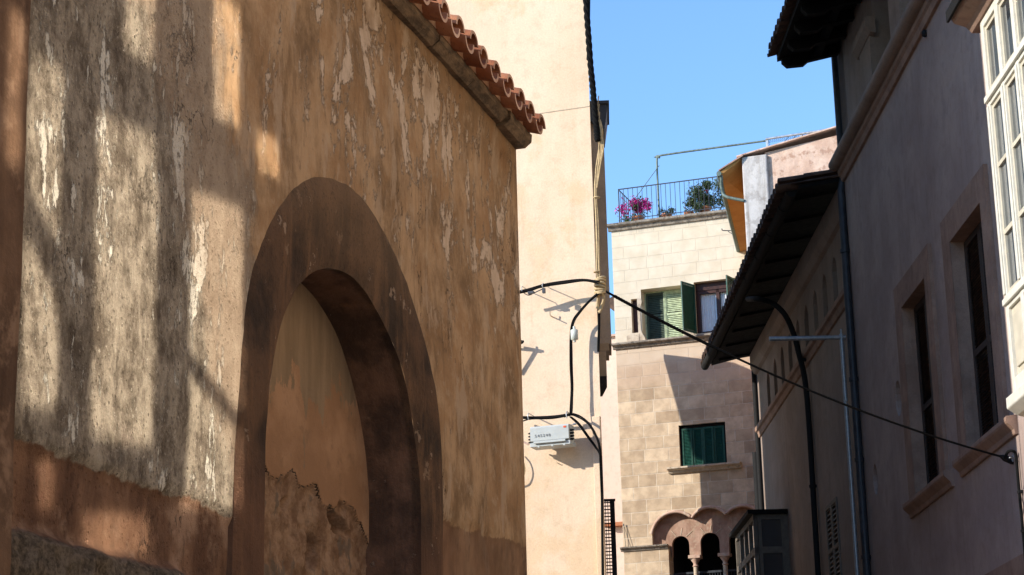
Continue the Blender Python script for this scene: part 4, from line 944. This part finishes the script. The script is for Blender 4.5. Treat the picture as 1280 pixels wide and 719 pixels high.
# glazed bay
gb = thing('glazed_bay', 'small dark framed glazed balcony sticking out low on the shaded arcaded house', 'balcony', FP, (-7.5, 0, 5))
bx0, bx1, bo, zt, zm = -10.1, -7.5, .52, 7.0, 6.4
mb = MB(); fw = .075
def bayframe(mb):
    for z0, z1 in ((zt - .09, zt), (zm - .06, zm + .05), (5.0, 5.1)):
        mb.box(bx0, bx1, -bo, -bo + .06, z0, z1); mb.box(bx1 - .06, bx1, -bo, Y0, z0, z1)
    for x in [bx0 + i * (bx1 - bx0 - fw) / 4 for i in range(5)]: mb.box(x, x + fw, -bo - .004, -bo + .062, 5.0, zt - .0)
    mb.box(bx1 - .064, bx1 + .004, -bo + .07, -bo + .13, 5, zt - .002); mb.box(bx1 - .064, bx1 + .004, Y0 - .12, Y0 - .0, 5, zt - .002)
bayframe(mb); build(mb, 'frame', M['dark_wood_paint'], gb)
mb = MB(); mb.prism([(bx0 - .1, zt), (bx1 + .08, zt), (bx1 + .08, zt + .07), (bx0 - .1, zt + .07)], -bo - .1, Y0 + .02); build(mb, 'canopy', M['wood_dark'], gb)
mb = MB(); mb.box(bx0 + .02, bx1 - .03, -bo + .03, -bo + .036, 5.1, zt - .09); mb.box(bx1 - .034, bx1 - .028, -bo + .07, Y0, 5.1, zt - .09); build(mb, 'glass', M['glass'], gb)
mb = MB(); mb.box(bx0, bx1, -bo, Y0 - .001, 4.85, 5.0); mb.box(bx0 + .3, bx1 - .3, Y0 - .3, Y0 - .01, 4.5, 4.85); build(mb, 'floor', M['stone_brown'], gb)

# ------------------------------------------------------------------ PALACE (right)
pa = thing('palace', 'large shaded mauve grey palace with stone framed windows on the right side', 'building', FP, (0, 0, 0))
XP = 40.
wA = rect(6.02, 7.42, 5.50, 7.78); wB = rect(3.32, 4.66, 5.48, 7.76); wC = rect(6.55, 7.6, 2.6, 3.85)
def ell(cx, cz, rx, rz, n=16): return [(cx + rx * math.cos(2 * math.pi * k / n), cz + rz * math.sin(2 * math.pi * k / n)) for k in range(n)]
ov1 = ell(2.55, 6.82, .17, .22); ov2 = ell(.74, 6.14, .15, .2)
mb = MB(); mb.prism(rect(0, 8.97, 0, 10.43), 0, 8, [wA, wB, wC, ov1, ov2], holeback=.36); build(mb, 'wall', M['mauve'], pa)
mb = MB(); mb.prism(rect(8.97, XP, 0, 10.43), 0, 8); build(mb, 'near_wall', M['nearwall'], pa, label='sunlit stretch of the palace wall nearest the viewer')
mb = MB(); mb.prism(ell(2.55, 6.82, .168, .218), .10, .14); build(mb, 'oval_recess', M['mauve'], pa); mb = MB(); mb.prism(ell(.74, 6.14, .148, .198), .10, .14); build(mb, 'oval_recess', M['mauve'], pa)
def pwindow(x0, x1, z0, z1, ox0, ox1, oz1, sx0, sx1, label):
    fr_ = MB(); fr_.prism([(ox0, z0), (x0, z0), (x0, z1), (x1, z1), (x1, z0), (ox1, z0), (ox1, oz1), (ox0, oz1)], -.045, .02)
    fr_.add([(x0, -.044, z0), (x0, -.044, z1), (x0, .34, z1), (x0, .34, z0)], [(0, 1, 2, 3)]); 
    xx0 = x0 + .003; fr_.add([(xx0, -.04, z0), (xx0, -.04, z1), (xx0, .35, z1), (xx0, .35, z0), (x1 - .003, -.04, z0), (x1 - .003, -.04, z1), (x1 - .003, .35, z1), (x1 - .003, .35, z0), (xx0, -.04, z1 - .003), (x1, -.04, z1 - .003), (x1, .35, z1 - .003), (xx0, .35, z1 - .003)], [(0, 1, 2, 3), (4, 7, 6, 5), (8, 9, 10, 11)])
    w = build(fr_, 'window', M['stone_brown'], pa, label=label)
    mid = (x0 + x1) / 2
    for a, b in ((x0 + .02, mid - .004), (mid + .004, x1 - .02)):
        build(louvre_leaf(MB(), a, b, z0 + .02, z1 - .02, .10, .032, .07, .035, z0 + (z1 - z0) * .45), 'shutter', M['shutter_dark'], w)
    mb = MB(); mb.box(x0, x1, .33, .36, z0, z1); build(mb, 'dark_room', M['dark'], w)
    mb = MB(); mb.sweepx([(.0, z0 - .19), (-.03, z0 - .19), (-.04, z0 - .14), (-.07, z0 - .11), (-.10, z0 - .08), (-.11, z0 - .06), (-.11, z0 - .015), (.08, z0 + .006)], sx0, sx1)
    mb.box(x0 + .0, x1, .0, .2, z0 - .02, z0 + .01); build(mb, 'sill', M['stone_brown'], w, bevel=.012)
    return w
pwindow(6.02, 7.42, 5.5, 7.78, 5.65, 7.68, 8.10, 5.58, 7.95, 'nearer stone framed window with dark louvred shutters')
pwindow(3.32, 4.66, 5.48, 7.76, 2.95, 4.96, 8.08, 2.86, 5.15, 'farther stone framed window with dark louvred shutters')
fr_ = MB(); fr_.prism([(6.15, 2.6), (6.55, 2.6), (6.55, 3.85), (7.6, 3.85), (7.6, 2.6), (7.9, 2.6), (7.9, 4.19), (6.15, 4.19)], -.03, .02); wc = build(fr_, 'window', M['stone_brown'], pa)
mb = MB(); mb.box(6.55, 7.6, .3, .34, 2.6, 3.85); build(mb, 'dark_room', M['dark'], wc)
# cornice
mb = MB(); mb.sweepx([(.02, 10.41), (-.035, 10.42), (-.05, 10.50), (-.075, 10.53), (-.075, 10.60), (.02, 10.62)], -.02, XP); build(mb, 'cornice', M['stone_brown'], pa, bevel=.008)
mb = MB(); pf = [(.05, 10.60)] + [(-.09 - .095 * math.cos(R(t)), 10.70 + .09 * math.sin(R(t))) for t in range(-80, 100, 20)] + [(.1, 10.80)]; mb.sweepx(pf, -.10, XP); build(mb, 'cornice', M['mauve2'], pa)
# top gallery
tz0, tz1 = 10.80, 12.5
mb = MB(); mb.box(.06, 2.62, .02, .5, tz0, tz1); mb.box(.06, .5, .02, 7, tz0, tz1)
mb.box(1.9, 2.62, -.04, .02, tz0, 11.55)
build(mb, 'gallery_pier', M['mauve2'], pa)
mb = MB(); mb.sweepx([(.02, 11.52), (-.05, 11.54), (-.11, 11.62), (-.11, 11.74), (.02, 11.76)], 1.78, 2.76); build(mb, 'pier_capital', M['mauve2'], pa, bevel=.015)
for i in range(6):
    x = 3.5 + i * 2.3; mb = MB(); mb.box(x, x + .62, .04, .42, tz0, tz1); mb.box(x - .06, x + .68, -.0, .46, 12.0, 12.12); build(mb, 'gallery_post', M['mauve'], pa)
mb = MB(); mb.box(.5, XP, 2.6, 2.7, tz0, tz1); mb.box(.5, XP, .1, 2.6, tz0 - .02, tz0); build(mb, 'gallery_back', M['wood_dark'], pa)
ZT = 12.16; OT = .85
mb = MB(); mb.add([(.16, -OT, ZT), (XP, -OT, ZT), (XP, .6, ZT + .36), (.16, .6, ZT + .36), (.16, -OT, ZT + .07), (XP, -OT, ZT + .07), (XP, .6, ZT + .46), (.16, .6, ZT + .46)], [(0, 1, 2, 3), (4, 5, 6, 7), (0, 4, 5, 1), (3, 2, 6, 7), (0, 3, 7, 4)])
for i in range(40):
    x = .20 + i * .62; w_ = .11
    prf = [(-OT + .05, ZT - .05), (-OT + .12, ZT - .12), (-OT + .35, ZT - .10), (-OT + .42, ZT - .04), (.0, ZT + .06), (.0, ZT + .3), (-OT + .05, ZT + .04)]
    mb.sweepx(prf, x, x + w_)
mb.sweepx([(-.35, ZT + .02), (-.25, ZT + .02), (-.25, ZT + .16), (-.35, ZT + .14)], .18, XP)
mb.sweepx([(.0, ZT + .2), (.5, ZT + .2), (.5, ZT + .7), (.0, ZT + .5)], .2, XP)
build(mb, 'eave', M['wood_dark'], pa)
SL = math.tan(R(15))
tile_roof(.08, 14, .215, -OT - .12, ZT + .16, 1.1, pa, M['tile_dark'], M['tile_dark'], r=.075)
mb = MB(); mb.add([(.12, -OT, ZT + .10), (XP, -OT, ZT + .10), (XP, 5, ZT + 1.7), (.12, 5, ZT + 1.7)], [(0, 1, 2, 3)]); mb.add([(.12, -OT, ZT + .10), (.12, 5, ZT + 1.7), (.12, 5, ZT + .8), (.12, 0, ZT + .1)], [(0, 1, 2, 3)]); build(mb, 'roof_deck', M['tile_dark'], pa)
mb = MB(); mb.tube([(-.02, .0, 12.3), (-.02, .0, 10.5), (.02, -.05, 10.3), (.04, -.06, 9), (.04, -.06, .1)], .055, 10)
for z in (9.4, 7.6, 6.5, 5.2): mb.tube([(.04, -.06, z), (.04, -.06, z + .05)], .068, 10)
build(mb, 'downpipe', M['pipe_grey'], pa)
mb = MB(); a = FP.q(1158, 42, .0)
mb.lathe((a[0], -.02, a[2]), [(.0, -.05), (.03, -.03), (.035, 0), (.03, .03), (.0, .05)], 10); build(mb, 'oval_hole_ball', M['black_metal'], pa)  # black ball standing in for a dark oval hole

# white glazed bay on the palace
wb = thing('white_window_bay', 'white painted glazed window bay catching sunlight at the right edge of the palace wall', 'window bay', FP, (9, 0, 5.4))
X0, X1, BO = 9.02, 13.2, .30
rails = [(5.44, 5.60), (6.24, 6.38), (8.20, 8.34), (8.98, 9.06)]
thin = [(6.93, 6.975), (7.58, 7.62)]
posts = [X0]; x = X0 + .0
cols = [9.02, 9.55, 10.08, 10.61, 11.14, 11.67, 12.2, 12.73]
mb = MB()
for a, b in rails: mb.box(X0, X1, -BO, -BO + .08, a, b)
for i, x in enumerate(cols + [X1 - .09]):
    wd = .09 if i % 2 == 0 else .10
    mb.box(x, x + wd, -BO - .004, -BO + .084, 5.44, 9.04)
    mb.box(x + .02, x + wd - .02, -BO - .02, -BO - .004, 6.38, 8.2)
mb.box(X0, X1, -BO - .03, -BO, 8.24, 8.30); mb.box(X0, X1, -BO - .03, -BO, 6.28, 6.34)
fr_ = build(mb, 'frame', M['white_wood'], wb, bevel=.006)
mb = MB()
for i in range(len(cols)):
    a = cols[i] + (.09 if i % 2 == 0 else .10); b = (cols + [X1 - .09])[i + 1]
    for z0, z1 in ((6.38, 8.20), (8.34, 8.98)):
        for s in (0, 1):
            pass
        mb.box(a, a + .035, -BO + .02, -BO + .06, z0, z1); mb.box(b - .035, b, -BO + .02, -BO + .06, z0, z1); mb.box(a, b, -BO + .021, -BO + .059, z0, z0 + .04); mb.box(a, b, -BO + .021, -BO + .059, z1 - .04, z1)
    for z0, z1 in thin: mb.box(a, b, -BO + .018, -BO + .062, z0, z1)
build(mb, 'sash', M['cream_panel'], fr_)
mb = MB()
for i in range(len(cols)):
    a = cols[i] + .09; b = (cols + [X1 - .09])[i + 1]
    mb.box(a, b, -BO + .04, -BO + .044, 6.40, 8.18); mb.box(a, b, -BO + .04, -BO + .044, 8.36, 8.96)
    mb.box(a, b, -BO + .02, -BO + .05, 5.6, 6.24) if False else None
build(mb, 'glass', M['glass'], fr_)
mb = MB()
for i in range(len(cols)):
    a = cols[i] + .09; b = (cols + [X1 - .09])[i + 1]; mb.box(a, b, -BO + .03, -BO + .06, 5.6, 6.24); mb.box(a + .07, b - .07, -BO + .012, -BO + .03, 5.68, 6.16)
build(mb, 'panel', M['cream_panel'], wb, bevel=.005)
mb = MB(); mb.box(X0 - .05, X0 - .004, -BO + .03, .0, 5.4, 9.0); build(mb, 'side_board', M['grey_wood'], wb)
mb = MB(); mb.sweepx([(-.0, 5.20), (-BO + .03, 5.28), (-BO - .06, 5.34), (-BO - .06, 5.44), (0, 5.44)], X0 - .04, X1 + .05); build(mb, 'sill', M['white_wood'], wb, bevel=.01)
mb = MB(); mb.sweepx([(.0, 9.06), (-BO - .02, 9.06), (-BO - .07, 9.12), (-BO - .18, 9.16), (-BO - .22, 9.22), (-BO - .22, 9.27), (0, 9.5)], X0 - .26, X1 + .2); build(mb, 'canopy', M['stone_brown'], wb)
mb = MB(); mb.sweepx([(-BO - .225, 9.18), (-BO - .25, 9.18), (-BO - .25, 9.29), (0, 9.53), (0, 9.5), (-BO - .22, 9.272)], X0 - .28, X1 + .2); build(mb, 'canopy_flashing', M['wood_dark'], wb)

# cable over the lane
e = FP.q(1252, 571, .12); ew = FP.w(*e); sw = FB.w(*FB.q(753, 362, .12))
mb = MB(); pts = []
for i in range(41):
    t = i / 40; p = sw.lerp(ew, t); p.z -= .22 * 4 * t * (1 - t) * .62; pts.append(p)
oc = thing('overhead_cable', 'thin black cable strung across the lane from the corner knot to the palace wall', 'cable', WORLD, tuple(sw))
mb.tube(pts, .011, 8); build(mb, 'strand', M['cable'], oc)
mb = MB(); d = (ew - sw).normalized(); mb.tube([ew - d * .02, ew + d * .03, ew + d * .12, ew + d * .2], [.012, .032, .034, .014], 10); build(mb, 'tensioner', M['black_metal'], oc)
mb = MB()
for i in range(46):
    t = .03 + i * .006; p = sw.lerp(ew, t); p.z -= .22 * 4 * t * (1 - t) * .62; mb.tube([p - d * .014, p + d * .014], .0145, 6)
build(mb, 'wrap', M['cable'], oc)
dc = thing('wall_cable', 'black cable looping from the tensioner and clipped down the palace wall', 'cable', FP, FP.q(1272, 600, .03))
pts = pathq(FP, [(1256, 573, .12), (1260, 565, .10), (1266, 564, .06), (1270, 570, .03)], .1); xe = pts[-1][0]
pts += [(xe, -.03, pts[-1][2] - .25), (xe + .01, -.03, 4.4), (xe + .0, -.03, 3.7), (xe, -.03, 2.5), (xe, -.03, 1)]
mb = MB(); mb.tube(smooth(pts), .014, 8); build(mb, 'strand', M['cable'], dc)
for z in (4.75, 4.38, 4.0, 3.6):
    mb = MB(); mb.box(xe - .02, xe + .035, -.045, .0, z, z + .025); build(mb, 'clip', M['black_metal'], dc)
mb = MB(); p = FP.q(1262, 572, .1); p2 = FP.q(1270, 573, .0); mb.tube([p, p2], .006, 6); mb.tube([(p2[0] + .03 * math.cos(t), -.03, p2[2] + .03 * math.sin(t)) for t in [k * math.pi / 6 for k in range(13)]], .005, 5); build(mb, 'hook', M['zinc'], dc)

# unseen mirror panes added on the palace wall, shaped to throw sun patches
mir = NT('added mirror panes', .1); mir.b.inputs['Metallic'].default_value = 1; mirm = mir.done((.9, .86, .8)); mir.b.inputs['Roughness'].default_value = .028  # near-mirror metal, brighter than glass, to strengthen the thrown sun
def back(px, py):                      # where a sunbeam that lands on this spot of the plaster left the palace wall
    p = FL.w(*FL.q(px, py, .0)); n = FP.ey; d = SUNV - 2 * SUNV.dot(n) * n; t = (FP.o - p).dot(n) / d.dot(n); h = FP.loc(p + d * t); return h.x, h.z
gw = thing('sun_reflector_panes', 'added unseen mirror panes on the palace wall, shaped to throw sun patches on the plaster', 'window', FP, (20.5, 0, 5))
cols_ = [(back(75, 300)[0], back(24, 300)[0]), (back(193, 300)[0], back(113, 300)[0]), (back(300, 400)[0], back(231, 400)[0]), (back(8, 200)[0] + 0, back(8, 200)[0] + .14)]
zb_ = [(back(50, 70)[1], back(50, 520)[1]), (back(150, 150)[1], back(150, 560)[1]), (back(265, 250)[1], back(265, 640)[1]), (back(12, 30)[1], back(12, 240)[1])]
panes = []
zh = zb_[1][0]; zlo = zb_[1][1]
for k in range(3):
    a, b = cols_[k]
    panes.append((a, b, zb_[k][1] - .02, zb_[k][0]))
panes.append((cols_[3][0], cols_[3][1], zb_[3][1], zb_[3][0]))
u2a = back(195, 50)[0]; u2b = back(152, 50)[0]; panes.append((u2a, u2b, back(170, 80)[1], back(170, 80)[1] + 1.2))
panes.append((back(298, 110)[0], back(262, 110)[0], back(280, 165)[1], back(280, 165)[1] + .62))
panes.append((back(190, 660)[0], back(103, 660)[0], back(145, 705)[1], back(145, 640)[1])); panes.append((back(73, 620)[0], back(45, 620)[0], back(60, 650)[1], back(60, 575)[1]))
panes.append((back(345, 200)[0], back(315, 200)[0], back(330, 232)[1], back(330, 170)[1]))
mb = MB()
for a, b, z0, z1 in panes:
    mb.box(a - .05, a, -.08, -.003, z0 - .05, z1 + .05); mb.box(b, b + .05, -.08, -.003, z0 - .05, z1 + .05); mb.box(a, b, -.08, -.003, z0 - .05, z0); mb.box(a, b, -.08, -.003, z1, z1 + .05)
build(mb, 'frame', M['grey_wood'], gw)
for k, (a, b, z0, z1) in enumerate(panes):
    mb = MB()
    if k == 0:      # slanting gap cut in this pane to leave a dark diagonal on the plaster
        zm = (z0 + z1) / 2 + .1; mb.prism([(a, z0), (b, z0), (b, zm - .12), (a, zm - .35)], -.03, -.02); mb.prism([(a, zm - .15), (b, zm + .08), (b, z1), (a, z1)], -.03, -.02)
    elif k == 2:
        m1 = a + (b - a) * .80; mb.prism([(a, z0), (b, z0), (b, z0 + .55), (a, z0 + .33)], -.03, -.02); mb.prism([(a, z0 + .42), (b, z0 + .66), (b, z1), (a, z1)], -.03, -.02)
    else: mb.box(a, b, -.03, -.02, z0, z1)
    build(mb, 'pane', mirm, gw)
